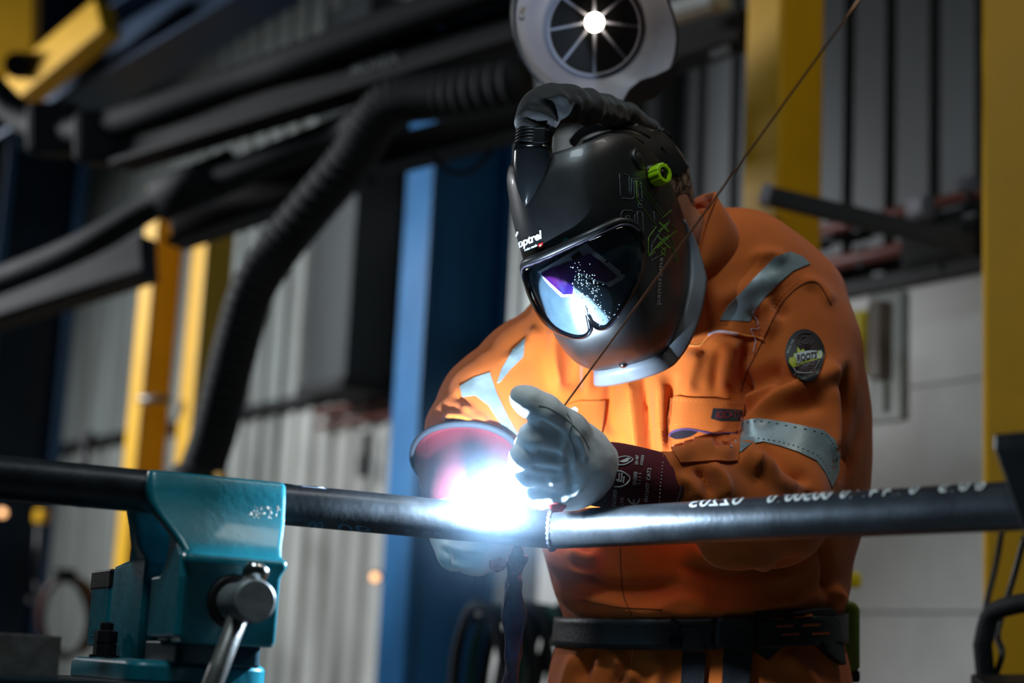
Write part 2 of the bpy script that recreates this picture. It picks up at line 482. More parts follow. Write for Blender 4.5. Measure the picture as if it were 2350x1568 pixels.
BLUE = mat('column_blue_paint', (18, 108, 168), .48, var=.1, vscale=3, bump=.03)
NAVY = mat('dark_blue_paint', (10, 52, 84), .5, var=.12, vscale=3)
BLACKR = mat('black_rubber_hose', (12, 19, 24), .75, var=.2, vscale=8, bump=.15, bscale=30)
GREYB = mat('grey_boom_paint', (40, 40, 42), .75, var=.1, vscale=4)
CLAD = mat('grey_cladding_sheet', (182, 188, 186), .55, .1, var=.16, vscale=2.2, stretch=(1, 1, .25), col2=(140, 140, 136))
CLADD = mat('dark_cladding_sheet', (58, 64, 67), .5, .1, var=.18, vscale=2.2, stretch=(1, 1, .3))
BLOCKM = mat('white_painted_block', (200, 200, 197), .85, var=.07, vscale=3.5, bump=.2, bscale=30)
CONC = mat('concrete_floor', (88, 88, 86), .6, var=.15, vscale=2, bump=.1)
REDP = mat('red_brown_pipe_paint', (118, 62, 52), .5, var=.12)
HOODW = mat('white_hood_plastic', (146, 146, 158), .42, var=.05, vscale=8)
HOODD = mat('dark_hood_rim', (46, 44, 44), .5, var=.1)
# ================================================================== THE HALL
Z3 = Vector((0, 0, 1))
def struct(o): o['kind'] = 'structure'; return o
# floor: one slab, top at z = 0
struct(MB().box((0, 5, -.1), (16, 22, .2)).build('floor', CONC))
PA = W(2100, 660, 6.0); PB = W(700, 930, 9.4)
WT = Vector((PA.x - PB.x, PA.y - PB.y, 0)).normalized()          # along the back wall, towards the right
WN = Vector((WT.y, -WT.x, 0))                                     # out of the wall, towards the room
if WN.y > 0: WN = -WN
def wp(s, z, out=0): return Vector((PA.x, PA.y, 0)) + WT * s + Z3 * z + WN * out
wax = (WT, WN, Z3)
ZL = 2.27                                                          # top of the painted lower wall
wall = struct(MB().box(wp(-3.2, 3.6, -.13), (13, .2, 7.2), wax).build('wall_back', CLADD))
def cladding(name, w, h, ribs, m, s, z, out):
    """trapezoid-ribbed sheet, standing proud of the wall"""
    V = []; F = []; n = 0
    prof = []
    for k in range(ribs):
        x0 = -w / 2 + w * k / ribs; p = w / ribs
        prof += [(x0, 0), (x0 + p * .55, 0), (x0 + p * .65, .028), (x0 + p * .9, .028)]
    prof.append((w / 2 - .004, 0))
    for zz in (0, h):
        for x, o_ in prof: V.append(WT * x + WN * (o_ + out) + Z3 * zz)
    k = len(prof)
    for i in range(k - 1): F.append((i, i + 1, i + 1 + k, i + k))
    return V, F
def put_panel(V, F, m, loc, cache, name='cladding_panel'):
    if cache.get('me') is None:
        o = mesh(name, V, F, m, None, False); cache['me'] = o.data
    else:
        o = bpy.data.objects.new(name, cache['me']); COL.objects.link(o)
    o.location = loc; o.parent = wall
    return o
up1, up2, lo1 = {}, {}, {}
VU, FU = cladding('u', .60, 4.6, 3, CLADD, 0, 0, 0)
for i in range(19):
    s = -9.0 + i * .60
    put_panel(VU, FU, CLAD if i < 12 else CLADD, wp(s, ZL + .02, .0), up1 if i < 12 else up2)
VL, FL = cladding('l', .60, ZL - .1, 3, CLAD, 0, 0, 0)
PALE = mat('pale_cladding_sheet', (216, 218, 214), .55, .1, var=.14, vscale=2.0, stretch=(1, 1, .2), col2=(140, 142, 138))
for i in range(11):
    put_panel(VL, FL, PALE, wp(-9.0 + i * .60, .05, .0), lo1)
# painted block courses of the lower wall on the right: every block a piece
bl = {}
for r in range(6):
    for c in range(5):
        sx = -2.05 + c * 1.2 + (.6 if r % 2 else 0)
        V = [WT * (1.188 * a) + Z3 * (.372 * b) + WN * o_ for o_ in (-.02, .03) for a, b in ((-.5, 0), (.5, 0), (.5, 1), (-.5, 1))]
        F = [(0, 1, 2, 3)[::-1], (4, 5, 6, 7), (0, 1, 5, 4), (1, 2, 6, 5), (2, 3, 7, 6), (3, 0, 4, 7)]
        put_panel(V, F, BLOCKM, wp(sx, .005 + r * .378, .0), bl, 'wall_block')
# the end wall beyond the crane closes the hall on the left
e0 = wp(-9.75, 3.6, 5.0)
struct(MB().box(e0, (.2, 10.4, 7.2), wax).build('wall_left', CLADD))
# ledge rail between the lower and the upper wall
struct(MB().box(wp(-3.2, ZL, .03), (13, .07, .05), wax).build('trim_1', GREYB))

def h_column(name, px, py, d, yaw, b, h, tf, m, label, z1=7.0, cat='column', group=None):
    """rolled H section standing on the floor; b = flange width, h = depth between the flanges"""
    c = W(px, py, d); ca, sa = math.cos(yaw), math.sin(yaw)
    ex = Vector((ca, sa, 0)); ey = Vector((-sa, ca, 0)); c = Vector((c.x, c.y, 0))
    t = thing(name, label, cat, c, group)
    for sgn in (-1, 1):
        MB().box(c + ex * (sgn * (h / 2 - tf / 2)) + Z3 * (z1 / 2), (tf, b, z1), (ex, ey, Z3)).build('flange', m, t, bev=.004)
    MB().box(c + Z3 * (z1 / 2), (h - 2 * tf, tf * .7, z1), (ex, ey, Z3)).build('web', m, t)
    MB().box(c + Z3 * .012, (h + .12, b + .12, .024), (ex, ey, Z3)).build('base_plate', m, t)
    return t
def box_column(name, px, py, d, yaw, w, dep, m, label, z1=7.0, cat='column', group=None):
    c = W(px, py, d); ca, sa = math.cos(yaw), math.sin(yaw)
    ex = Vector((ca, sa, 0)); ey = Vector((-sa, ca, 0)); c = Vector((c.x, c.y, 0))
    t = thing(name, label, cat, c, group)
    MB().box(c + Z3 * (z1 / 2 + .01), (w, dep, z1 - .02), (ex, ey, Z3)).build('shaft', m, t, bev=.012)
    MB().box(c + Z3 * .012, (w + .05, dep + .05, .024), (ex, ey, Z3)).build('base_plate', m, t)
    return t
wyaw = math.atan2(WT.y, WT.x)
h_column('steel_column', 1030, 900, 7.1, math.radians(24), .30, .37, .03, BLUE, 'blue painted H-section steel column behind the welder')
h_column('steel_column', 55, 900, 9.0, math.radians(16), .34, .42, .05, NAVY, 'dark blue steel column beyond the vise end of the pipe')
box_column('crane_post', 1795, 400, 5.2, math.radians(30), .17, .17, YELLOW, 'yellow square crane post right behind the welder, grey arm fixed to it', cat='post')
box_column('crane_post', 2352, 700, 4.6, math.radians(-17), .21, .20, YELLOW, 'broad yellow crane post beside the pipe stand', cat='post')
t = box_column('gantry_leg', 345, 900, 8.0, math.radians(38), .15, .13, YELLOW, 'yellow gantry leg of a pair, the one joined to the dark blue column side', z1=3.05, cat='post')
t = box_column('gantry_leg', 462, 900, 7.9, math.radians(38), .15, .14, YELLOW, 'yellow gantry leg of a pair, the one beside the drooping black hose', z1=2.97, cat='post')
# tie between the two gantry legs
b = MB().tube([W(318, 917, 7.85), W(395, 917, 7.85)], .018, 12).build('tie_rod', STEEL2, None, True); tag(b, 'short bright tie rod joining the two yellow gantry legs', 'rod')

# ---- extraction booms and hoses high up on the left
def pipe_thing(name, P, r, m, label, cat, n=60, seg=16, rings=0, group=None):
    pts = WS(P, n); t = thing(name, label, cat, pts[0], group)
    MB().tube(pts, r, seg).build('duct' if not rings else 'hose', m, t, True)
    if rings:
        mb = MB()
        for i in range(2, n - 2, rings):
            d = (pts[i + 1] - pts[i - 1]).normalized(); mb.tube([pts[i] - d * .008, pts[i] + d * .008], r * 1.022, seg)
        o = mb.build('corrugation', m, t, True); o['kind'] = 'stuff'
    return t
t = pipe_thing('extraction_duct', [(-900, -330, 7.2), (-400, -60, 6.9), (-60, 170, 6.6), (60, 275, 6.5), (180, 300, 6.3), (330, 264, 6.1), (560, 182, 5.85), (760, 108, 5.6), (1250, -72, 5.1)], .056, BLACKR, 'thick black extraction duct running up along the lettered grey boom', 'duct')
for q in ((130, 298, 6.4), (240, 318, 6.25)):
    c = W(*q); MB().box(c, (.19, .18, .19), (RT, FW, UP)).build('joint_housing', BLACKR, t, bev=.03)
# grey boom carrying that duct, with the maker's lettering
def boom(name, a, b, h, thick, m, label, text=None):
    a, b = W(*a), W(*b); u = (b - a).normalized(); n = u.cross(Z3).normalized()
    if n.dot(FW) > 0: n = -n
    v = n.cross(u)
    if v.z < 0: v = -v
    t = thing(name, label, 'boom', a)
    MB().box((a + b) / 2, ((b - a).length, thick, h), (u, n, v)).build('beam', m, t, bev=.01)
    MB().box((a + b) / 2 - v * h * .5 + n * .02, ((b - a).length, thick * 1.3, h * .14), (u, n, v)).build('lower_flange', m, t)
    if text:
        o = a + u * ((b - a).length * text[1]) - v * h * .12 + n * (thick / 2 + .004)
        place_text('lettering', text[0], o, u * text[2], v * h * .30, n * .001, WHITEP if len(text) < 4 else text[3], t, .02)
    return t
GLET = mat('faded_grey_lettering', (150, 156, 158), .6, var=.2, vscale=20)
boom('extraction_boom', (290, 346, 6.2), (1330, 18, 5.15), .125, .09, GREYB, 'dark grey boom with small faded lettering below the thick black duct', ('MOVEX', .565, .19, GLET))
boom('extraction_boom', (846, 368, 5.98), (1340, 236, 5.6), .11, .09, BLACKR, 'short black boom between the lettered boom and the blue column')
t = pipe_thing('extraction_duct', [(-900, 960, 7.4), (-400, 790, 6.9), (0, 645, 6.5), (200, 560, 6.3), (360, 465, 6.2), (420, 420, 6.1), (470, 425, 6.05), (620, 365, 5.9), (770, 306, 5.75), (838, 278, 5.58)], .052, BLACKR, 'thinner black duct with a kink above the yellow gantry legs', 'duct', 70)
c = W(440, 425, 6.05); MB().tube([c - RT * .12 - UP * .06, c + RT * .16 + UP * .06], .075, 16).build('elbow_sleeve', BLACKR, t, True)
boom('lower_boom', (-900, 990, 7.7), (345, 590, 6.4), .16, .09, GREYB, 'dark grey lower boom passing in front of the blue column by the vise')
boom('lower_boom', (405, 520, 6.3), (838, 371, 6.0), .15, .09, GREYB, 'dark grey lower boom above the yellow gantry legs')
t = pipe_thing('extraction_hose', [(1200, 188, 5.18), (1080, 212, 5.28), (985, 222, 5.36), (905, 236, 5.41), (856, 285, 5.45), (808, 365, 5.52), (720, 470, 5.62), (640, 570, 5.7), (580, 665, 5.7), (548, 770, 5.72), (520, 880, 5.75), (490, 1000, 5.8), (455, 1100, 5.8)], .074, BLACKR, 'thick black flexible hose drooping from the boom past the gantry legs', 'hose', 150, 18, rings=3)
c = W(452, 1112, 5.8); MB().lathe(c + Z3 * .06, (0, 0, -1), [(0, .08), (.03, .1), (.2, .13), (.21, .13), (.21, .11), (0, .06)], 24).build('nozzle', BLACKR, t, True)
MB().box(W(505, 1100, 5.7), (.05, .03, .04), wax).build('latch', YELLOW, t)
# thin cable loop under the boom
pipe_thing('cable', [(985, 330, 5.4), (1010, 375, 5.4), (1050, 398, 5.4), (1090, 385, 5.4), (1130, 345, 5.4)], .008, BLACKR, 'thin dark cable sagging in a loop in front of the blue column', 'cable', 30, 8)
# roof crane beam and its yellow end carriage, top left
a, b = W(30, 300, 8.2), W(640, -60, 7.4); u = (b - a).normalized(); n = u.cross(Z3).normalized(); n = -n if n.dot(FW) > 0 else n; v = n.cross(u); v = -v if v.z < 0 else v
t = thing('crane_beam', 'dark blue crane beam slanting up under the roof above the ducts', 'beam', a)
for dz, hh in ((0, .02), (.30, .02)): MB().box((a + b) / 2 + v * (dz - .08), ((b - a).length, .26, hh), (u, n, v)).build('flange', NAVY, t)
MB().box((a + b) / 2 + v * .07, ((b - a).length, .015, .3), (u, n, v)).build('web', NAVY, t)
a, b = W(20, 230, 7.9), W(250, 40, 7.6); u2 = (b - a).normalized()
t = thing('crane_carriage', 'yellow end carriage of the crane under the roof', 'crane part', a)
MB().box((a + b) / 2, ((b - a).length, .12, .17), (u2, n, u2.cross(n))).build('carriage_beam', YELLOW, t, bev=.01)
MB().box(W(20, 90, 7.9), (.26, .12, .55), (RT, FW, UP)).build('end_plate', YELLOW, t, bev=.01)
MB().cyl(W(40, 150, 7.7), W(40, 150, 7.85), .06, 20).build('wheel', BLACKP, t)

# ---- things on the wall left of the blue column
s0 = W(765, 750, 8.6); so = (s0 - Vector((PA.x, PA.y, 0))).dot(WT)
t = thing('air_duct', 'grey rectangular sheet duct on the wall left of the blue column', 'duct', wp(so, ZL - .05, .24))
MB().box(wp(so, ZL + .95, .24), (.42, .26, 2.0), wax).build('duct_box', CLADD, t, bev=.01)
MB().box(wp(so, ZL - .06, .24), (.46, .30, .05), wax).build('end_flange', GREYB, t)
for k, (px0, px1, py0, py1, rr) in enumerate([(560, 900, 935, 890, .02), (560, 905, 962, 915, .014)]):
    a = W(px0, py0, 8.9 - .02 * k); b = W(px1, py1, 7.95); pa = wp((a - Vector((PA.x, PA.y, 0))).dot(WT), ZL - .10 - .07 * k, .07); pb = wp(-2.2, ZL - .10 - .07 * k, .07)
    o = MB().tube([pa, pb], rr, 10).build('wall_pipe', REDP, None, True)
    tag(o, ['upper dull red pipe along the wall ledge left of the blue column', 'lower dull red pipe along the wall ledge left of the blue column'][k], 'pipe')
for k, (px, py, ln) in enumerate([(655, 975, .22), (835, 975, .25)]):
    a = W(px, py, 8.4 if k == 0 else 7.9); s = (a - Vector((PA.x, PA.y, 0))).dot(WT)
    t = thing('hanging_tool', ['dark tool hanging below the wall ledge by the drooping hose', 'dark tool hanging below the wall ledge beside the blue column'][k], 'tool', wp(s, ZL - .25 - ln, .09))
    MB().tube([wp(s, ZL - .25, .09), wp(s, ZL - .25 - ln * .5, .09)], .018, 10).build('handle', BLACKP, t, True)
    MB().box(wp(s, ZL - .25 - ln * .75, .09), (.07, .03, ln * .5), wax).build('blade', DARKST, t, bev=.006)
# dark smudgy tools and leads hanging on the far left of the wall
for k, (px, py, dx, ln, m, lb) in enumerate([(95, 1185, .03, .30, 'y', 'yellow handled dark hook hanging beside the dark blue column'), (200, 1010, .05, .18, 'g', 'grey clamp hanging on the wall left of the gantry legs')]):
    c = W(px, py, 8.6)
    t = thing('hanging_tool', lb, 'tool', c)
    MB().box(c, (.10, .05, .07), wax).build('handle', YELLOW if m == 'y' else GREYB, t, bev=.012)
    MB().tube([c - Z3 * .03, c - Z3 * (.03 + ln)], .02, 10).build('shank', BLACKP, t, True)
    MB().tube([c - Z3 * (.03 + ln) + WT * (.05 * math.sin(q)) + Z3 * (.05 * math.cos(q) - .05) for q in np.linspace(0, 4.4, 14)], .012, 8).build('hook', BLACKP, t, True)
# coiled welding lead hanging on a peg far left
c = W(150, 1330, 7.6); t = thing('cable_coil', 'coiled dark red and black lead hanging left of the vise', 'cable', c)
for k in range(4):
    MB().tube([c + RT * ((.10 + .012 * k) * math.sin(q)) - UP * (.17 * (1 - math.cos(q))) + FW * (.02 * k) for q in np.linspace(0, 2 * math.pi, 36)], .014, 8).build('loop', REDP if k == 1 else BLACKR, t, True)
MB().box(c + UP * .02, (.05, .08, .05), wax).build('peg', DARKST, t)
# two small warm indicator lamps
for px, py, d, lb in ((861, 1325, 7.3, 'small warm indicator lamp low on the wall beside the blue column'), (6, 1177, 8.0, 'small warm indicator lamp below the pipe on the dark blue column')):
    c = W(px, py, d); t = thing('indicator_lamp', lb, 'lamp', c)
    LAMPW = MATS.get('warm_lamp') or mat('warm_lamp', (255, 200, 150), .3, emit=(255, 190, 130), estr=2.2, var=0)
    MB().lathe(c, -FW, [(0, .02), (.012, .018), (.02, .010), (.022, 0)], 16).build('lens', LAMPW, t, True)
    MB().lathe(c + FW * .03, -FW, [(0, .026), (.03, .026), (.034, .02)], 16).build('bezel', DARKST, t, True)

# ---- things right of the welder
a, b = W(1772, 452, 4.95), W(2236, 564, 4.76)
t = thing('swing_arm', 'grey square tube arm with a white end cap reaching to the broad yellow post', 'arm', a)
u = (b - a).normalized(); n = u.cross(Z3).normalized(); v = n.cross(u)
MB().box((a + b) / 2, ((b - a).length, .05, .05), (u, n, v)).build('tube', GREYB, t, bev=.004)
MB().box(a - u * .015, (.03, .058, .058), (u, n, v)).build('end_cap', HOODW, t, bev=.006)
a, b = W(1700, 60, 5.6), W(1490, 120, 5.9)
t = thing('strip_light', 'unlit strip light fitting under the roof beside the extraction hood', 'lamp', a)
u = (a - b).normalized(); n = u.cross(Z3).normalized(); v = n.cross(u)
MB().box(W(1575, 22, 5.62), (.30, .10, .05), (u, n, v)).build('housing', CLAD, t, bev=.01)
MB().box(W(1575, 34, 5.62), (.28, .06, .03), (u, n, v)).build('diffuser', mat('warm_white_plastic', (210, 190, 170), .5), t, bev=.01)
boom('roof_rail', (1440, 150, 6.0), (1720, 60, 5.7), .12, .10, GREYB, 'dark rail under the roof between the hood and the yellow post')
c = W(1665, 120, 5.6); o = MB().box(c, (.10, .05, .03), wax).build('rail_clamp', BLACKP, None, bev=.006); tag(o, 'small black clamp under the roof beside the yellow post', 'clamp')
for k, (py0, py1, rr, lb) in enumerate([(625, 560, .022, 'upper red-brown pipe along the wall above the blocks'), (672, 612, .028, 'lower red-brown pipe along the wall above the blocks')]):
    pa = wp(-1.5, ZL + .22 - .13 * k, .1); pb = wp(1.2, ZL + .22 - .13 * k, .1)
    t = thing('wall_pipe', lb, 'pipe', pa)
    MB().tube([pa, pb], rr, 12).build('pipe_run', REDP, t, True)
    for q in (.25, .5, .75):
        MB().box(pa.lerp(pb, q) - WN * .03, (.03, .1, .07), wax).build('bracket', GREYB, t)
for (px, py, d, sx, sz, m, lb) in [(2113, 478, 5.7, .085, .075, HOODW, 'small pale junction box on the dark upper wall'), (2225, 425, 5.3, .045, .045, HOODW, 'tiny white socket box beside the broad yellow post'),
                                  (2160, 562, 5.6, .30, .13, GREYB, 'long grey cabinet under the pale junction box')]:
    c = W(px, py, d); t = thing('wall_box', lb, 'box', c)
    MB().box(c, (sx, .05, sz), wax).build('case', m, t, bev=.008)
    MB().box(c + WN * .03, (sx * .8, .012, sz * .75), wax).build('lid', m, t, bev=.003)
    MB().cyl(c - Z3 * sz * .5, c - Z3 * (sz * .5 + .03), .01, 10).build('cable_gland', BLACKP, t)
c = W(1972, 790, 5.4); t = thing('yellow_cabinet', 'narrow bright yellow box on the wall behind the welder\'s shoulder', 'box', c)
MB().box(c, (.10, .06, .20), wax).build('case', mat('signal_yellow', (238, 214, 18), .5), t, bev=.008)
MB().box(c + WT * .085 , (.05, .06, .24), wax).build('side_plate', mat('taupe_plate', (120, 112, 104), .6), t, bev=.004)
MB().box(c + WN * .034, (.08, .006, .16), wax).build('door', MATS['signal_yellow'], t, bev=.002)
c = W(2040, 820, 5.6); t = thing('wall_panel', 'pale grey sheet panel on the block wall beside the yellow box', 'panel', c)
MB().box(c, (.14, .04, .42), wax).build('sheet', CLAD, t, bev=.004)
MB().box(c + WN * .025, (.015, .015, .36), wax).build('seam', CLAD, t)
# hanging lead with clear lamp and yellow plug low behind the welder
c = W(1938, 1260, 4.6); t = thing('pendant_control', 'hanging pendant with clear bulb and yellow cap behind the welder\'s hip', 'control', c)
MB().tube([c + UP * .09, c + UP * .01], .022, 12).build('socket', BLACKP, t, True)
MB().lathe(c - UP * .01, -UP, [(0, .012), (.02, .022), (.045, .024), (.06, .016), (.066, 0)], 18).build('bulb', mat('frosted_bulb', (200, 205, 205), .15, var=0), t, True)
MB().box(c - UP * .082, (.085, .05, .04), (RT, FW, UP)).build('cap', MATS['signal_yellow'], t, bev=.01)
# hose coils on a bracket behind the hanging torch cable
t = thing('hose_rack', 'rack of dark green and black hoses hanging behind the torch cable', 'hoses', W(1150, 1400, 5.2))
random.seed(3)
for k in range(9):
    x0 = 1075 + 34 * k + random.uniform(-8, 8); top = 1392 + (k % 3) * 6
    P = [(x0 - 34 - 4 * k, 1640, 5.2), (x0 - 22, 1500, 5.2), (x0 + 6, top + 14, 5.15), (x0 + 34, top, 5.12), (x0 + 62, top + 22, 5.1), (x0 + 84, 1520, 5.1), (x0 + 92, 1640, 5.1)]
    MB().tube(WS(P, 40), .017, 10).build('hose', [BLACKR, mat('dark_green_hose', (16, 64, 58), .5) if 'dark_green_hose' not in MATS else MATS['dark_green_hose'], BLACKR][k % 3], t, True)
MB().tube([W(1085, 1418, 5.18), W(1345, 1412, 5.1)], .02, 10).build('bracket_bar', DARKST, t, True)
MB().tube([W(1345, 1412, 5.1), W(1316, 1290, 5.3)], .012, 10).build('bracket_stay', GREYB, t, True)
p = W(1210, 1430, 5.14); MB().tube([Vector((p.x, p.y, 0)), p], .025, 12).build('bracket_post', DARKST, t, True)
# black tubular trolley frame, bottom right
t = thing('tube_trolley', 'black bent-tube trolley frame standing before the broad yellow post', 'trolley', Vector((W(2330, 1568, 3.6).x, W(2330, 1568, 3.6).y, 0)))
g0 = W(2262, 1560, 3.6); g1 = W(2400, 1560, 3.5)
MB().tube([Vector((g0.x, g0.y, 0)), g0] + WS([(2255, 1480, 3.6), (2275, 1412, 3.6), (2330, 1388, 3.55), (2400, 1380, 3.5)], 16) + [g1, Vector((g1.x, g1.y, 0))], .020, 14).build('frame_tube', BLACKR, t, True)
q = W(2330, 1220, 3.7); q2 = W(2262, 1540, 3.7)
MB().tube(WS([(2352, 1230, 3.7), (2325, 1330, 3.7), (2290, 1450, 3.66), (2300, 1500, 3.6), (2282, 1560, 3.6), (2270, 1620, 3.6)], 30), .007, 8).build('cable', BLACKP, t, True)
MB().tube(WS([(2300, 1215, 3.9), (2285, 1300, 3.9), (2262, 1400, 3.85), (2255, 1520, 3.8), (2250, 1640, 3.8)], 24), .007, 8).build('cable', GREYB, t, True)
MB().box(W(2310, 1575, 3.5), (.12, .1, .03), (RT, FW, UP)).build('tray', DARKST, t, bev=.004)

# ---- extraction hood with its lamp, hanging behind the welder's head
HD = 3.45
hc = W(1374, 60, HD)
hn = (-FW * .93 - UP * .30 + RT * .1).normalized()        # the mouth looks down at the work
hx = (RT - hn * RT.dot(hn)).normalized(); hy = hn.cross(hx)
if hy.dot(UP) < 0: hy = -hy
pm = HD / FPX
outer = [(-197, -40), (-178, 60), (-130, 150), (-70, 205), (10, 232), (70, 235), (128, 190), (165, 110), (176, 40), (182, -20), (175, -62), (148, -130), (118, -190), (60, -240), (-60, -250), (-140, -190)]
# outline given in photo pixels about the lamp, y upwards
outer = [(-197, 40), (-190, -30), (-160, -95), (-105, -150), (-40, -180), (60, -176), (128, -150), (170, -95), (182, -40), (176, 10), (150, 80), (118, 140), (50, 190), (-50, 195), (-130, 150), (-180, 95)]
outer = spline([(x * pm, y * pm) for x, y in outer], 64, True)
inner = [(math.cos(a) * 108 * pm, math.sin(a) * 108 * pm - .012) for a in np.linspace(0, 2 * math.pi, 64, endpoint=False)]
# order both loops by angle
oa = sorted(outer.tolist(), key=lambda p: math.atan2(p[1], p[0])); ia = sorted(inner, key=lambda p: math.atan2(p[1], p[0]))
hood = thing('extraction_hood', 'white extraction hood with spoked round grille and lit lamp above the helmet', 'extractor hood', hc)
def hp(p, dep): return hc + hx * p[0] + hy * p[1] + hn * dep
def sc(p, f): return (p[0] * f, p[1] * f)
mb = MB(); mb.loft([[hp(sc(p, .985), .012) for p in oa], [hp(sc(p, .93), -.006) for p in oa], [hp(((p[0] * .5 + q[0] * .5), (p[1] * .5 + q[1] * .5)), -.030) for p, q in zip(oa, ia)], [hp(sc(p, 1.04), -.055) for p in ia], [hp(p, -.06) for p in ia]], cap=False)
mb.build('mouth', HOODW, hood, True)
mb = MB(); mb.loft([[hp(sc(p, .975), .014) for p in oa], [hp(sc(p, 1.0), .016) for p in oa], [hp(sc(p, 1.02), .0) for p in oa], [hp(sc(p, 1.0), -.06) for p in oa], [hp(sc(p, .7), -.15) for p in oa], [hp(sc(p, .4), -.2) for p in oa]], cap=False)
mb.build('outer_shell', HOODD, hood, True)
mb = MB(); mb.loft([[hp(sc(p, 1.0), -.058) for p in ia], [hp(sc(p, .96), -.16) for p in ia], [hp(sc(p, .5), -.2) for p in ia]], cap=True)
mb.build('throat', mat('black_interior', (16, 17, 18), .8, var=0), hood, True)
mb = MB(); mb.loft([[hp(sc(p, f), dp) for p in ia] for f, dp in ((1.03, -.054), (1.0, -.048), (.97, -.054), (1.0, -.062), (1.03, -.054))], cap=False); mb.build('grille_ring', HOODW, hood, True)
for k in range(8):
    a = k * math.pi / 4 + .02; r1 = 108 * pm
    p0 = (math.cos(a) * .018, math.sin(a) * .018); p1 = (math.cos(a) * r1, math.sin(a) * r1 - .012)
    MB().tube([hp(p0, -.058), hp(p1, -.058)], .0034, 8).build('spoke', HOODW, hood, True)
HL = mat('hood_lamp_glass', (255, 250, 235), .3, emit=(255, 243, 222), estr=14, var=0)
MB().lathe(hp((0, 0), -.07), hn, [(0, .012), (.006, .019), (.014, .0195), (.02, .014), (.023, 0)], 24).build('lamp', HL, hood, True)
MB().lathe(hp((0, 0), -.10), hn, [(0, .014), (.03, .022), (.034, .018), (.034, .0)], 24).build('lamp_socket', HOODD, hood, True)
for p in ((-178, 22), (40, -172)):
    MB().lathe(hp((p[0] * pm, p[1] * pm), .006), hn, [(0, .006), (.006, .005), (.008, 0)], 12).build('rivet', CHROME, hood, True)
MB().prism([(x * pm, y * pm) for x, y in ((185, -70), (160, -98), (130, -112), (95, -122), (70, -142), (50, -178), (80, -186), (130, -165), (168, -128), (187, -92))], hc + hn * .016, hx, hy, hn * .004).build('shell_side_plate', HOODD, hood, bev=.002)  # dark plate added to stand for the side of the outer shell
# the arm that carries the hood
MB().tube([hp((0, 0), -.19), hp((-.05, .1), -.35), hp((-.1, .45), -.5), hp((-.2, .9), -.6)], .075, 18).build('carrying_hose', BLACKR, hood, True)
hl = bpy.data.lights.new('hood_lamp_light', 'POINT'); hl.energy = .035; hl.color = (1, .86, .66); hl.shadow_soft_size = .02
hlo = bpy.data.objects.new('hood_lamp_light', hl); COL.objects.link(hlo); hlo.location = hp((0, 0), -.03)
# ================================================================== PIPES, VISE, BENCH
ZP = 1.0855
def flat(p): return Vector((p.x, p.y, ZP))
PL = flat(W(-260, 1090, 2.30)); PJ = flat(W(1268, 1214, 2.735)); PR = flat(W(2420, 1143, 2.05))
DIA = .0603; RP = DIA / 2
def pipe_ring(p, u, r, n=48, cut=None):
    side = u.cross(Z3).normalized(); top = side.cross(u)
    return [p + side * (r * math.sin(2 * math.pi * k / n)) + top * (r * math.cos(2 * math.pi * k / n)) for k in range(n)]
uL = (PJ - PL).normalized(); uR = (PR - PJ).normalized()
bis = (uL + uR).normalized()                                  # both ends are mitred to this plane
def mitred_pipe(name, a, j, u, label):
    t = thing(name, label, 'pipe', a)
    rings = []
    L = (j - a).length
    for s in np.linspace(0, 1, 24): rings.append(pipe_ring(a + u * (L * s * .97), u, RP))
    last = []
    for p in pipe_ring(j, u, RP):
        w = u.dot(bis); last.append(p - u * ((p - j).dot(bis) / w))
    rings.append(last)
    mb = MB(); mb.loft(rings, cap=False); o = mb.build('pipe_wall', STEEL, t, True)
    mb = MB(); mb.loft([pipe_ring(a, u, RP), pipe_ring(a, u, RP - .004), pipe_ring(a + u * .3, u, RP - .004)], cap=False); mb.build('open_end', DARKST, t, True)
    return t, o
pipeL, pwL = mitred_pipe('steel_pipe', PL, PJ, uL, 'dark steel pipe clamped in the teal vise, running to the weld')
pipeR, pwR = mitred_pipe('steel_pipe', PR, PJ, -uR, 'dark steel pipe with white paint writing, resting on the pipe stand')
# weld bead round the joint
rim = []
for k in range(64):
    p = pipe_ring(PJ, uL, RP, 64)[k]; rim.append(p - uL * ((p - PJ).dot(bis) / uL.dot(bis)))
bead = MB(); rr = [.0042 + .0012 * math.sin(k * 2.4) for k in range(64)] + [.0042]
bead.tube(rim + rim[:1], rr, 8, cap=False)
o = bead.build('weld_bead', mat('fresh_weld_metal', (140, 142, 150), .32, .9, var=.3, vscale=180, bump=.4, bscale=300), None, True); tag(o, 'rippled weld bead round the joint of the two pipes', 'weld bead')
# white paint-stick writing on top of the right pipe, upside down for the photographer
def pipe_text(body, s0, s1, ang, hgt, m, par, a, u, flip=False, r=RP, shear=.3, bold=.004, arc=0):
    T, F = text_mesh(body, bold, 1.0, shear)
    side = u.cross(Z3).normalized(); top = side.cross(u); V = []
    for x, y in T:
        if flip: x, y = 1 - x, 1 - y
        s = s0 + (s1 - s0) * x; th = ang + (y - .5) * hgt / r
        V.append(a + u * s + (side * math.sin(th) + top * math.cos(th)) * (r + .0006))
    return mesh('paint_writing', V, F, m, par, False)
PAINT = mat('white_paint_stick', (214, 216, 212), .7, var=.25, vscale=120)
def s_of(px):      # distance from the joint along the right pipe for a photo x
    best = min(np.linspace(0, 1, 400), key=lambda q: abs(proj([tuple(PJ + uR * q)])[0][0] - px)); return best
fr = uR.cross(Z3).normalized(); sgn = 1 if fr.dot(-FW) > 0 else -1
for body, x0, x1 in (('02205', 1596, 1722), ('0050010', 1778, 1925), ('0 1/4 41 10', 1945, 2128), ('6 015', 2172, 2280)):
    pipe_text(body, s_of(x0), s_of(x1), sgn * .50, .026, PAINT, pipeR, PJ, uR, flip=True, r=RP)
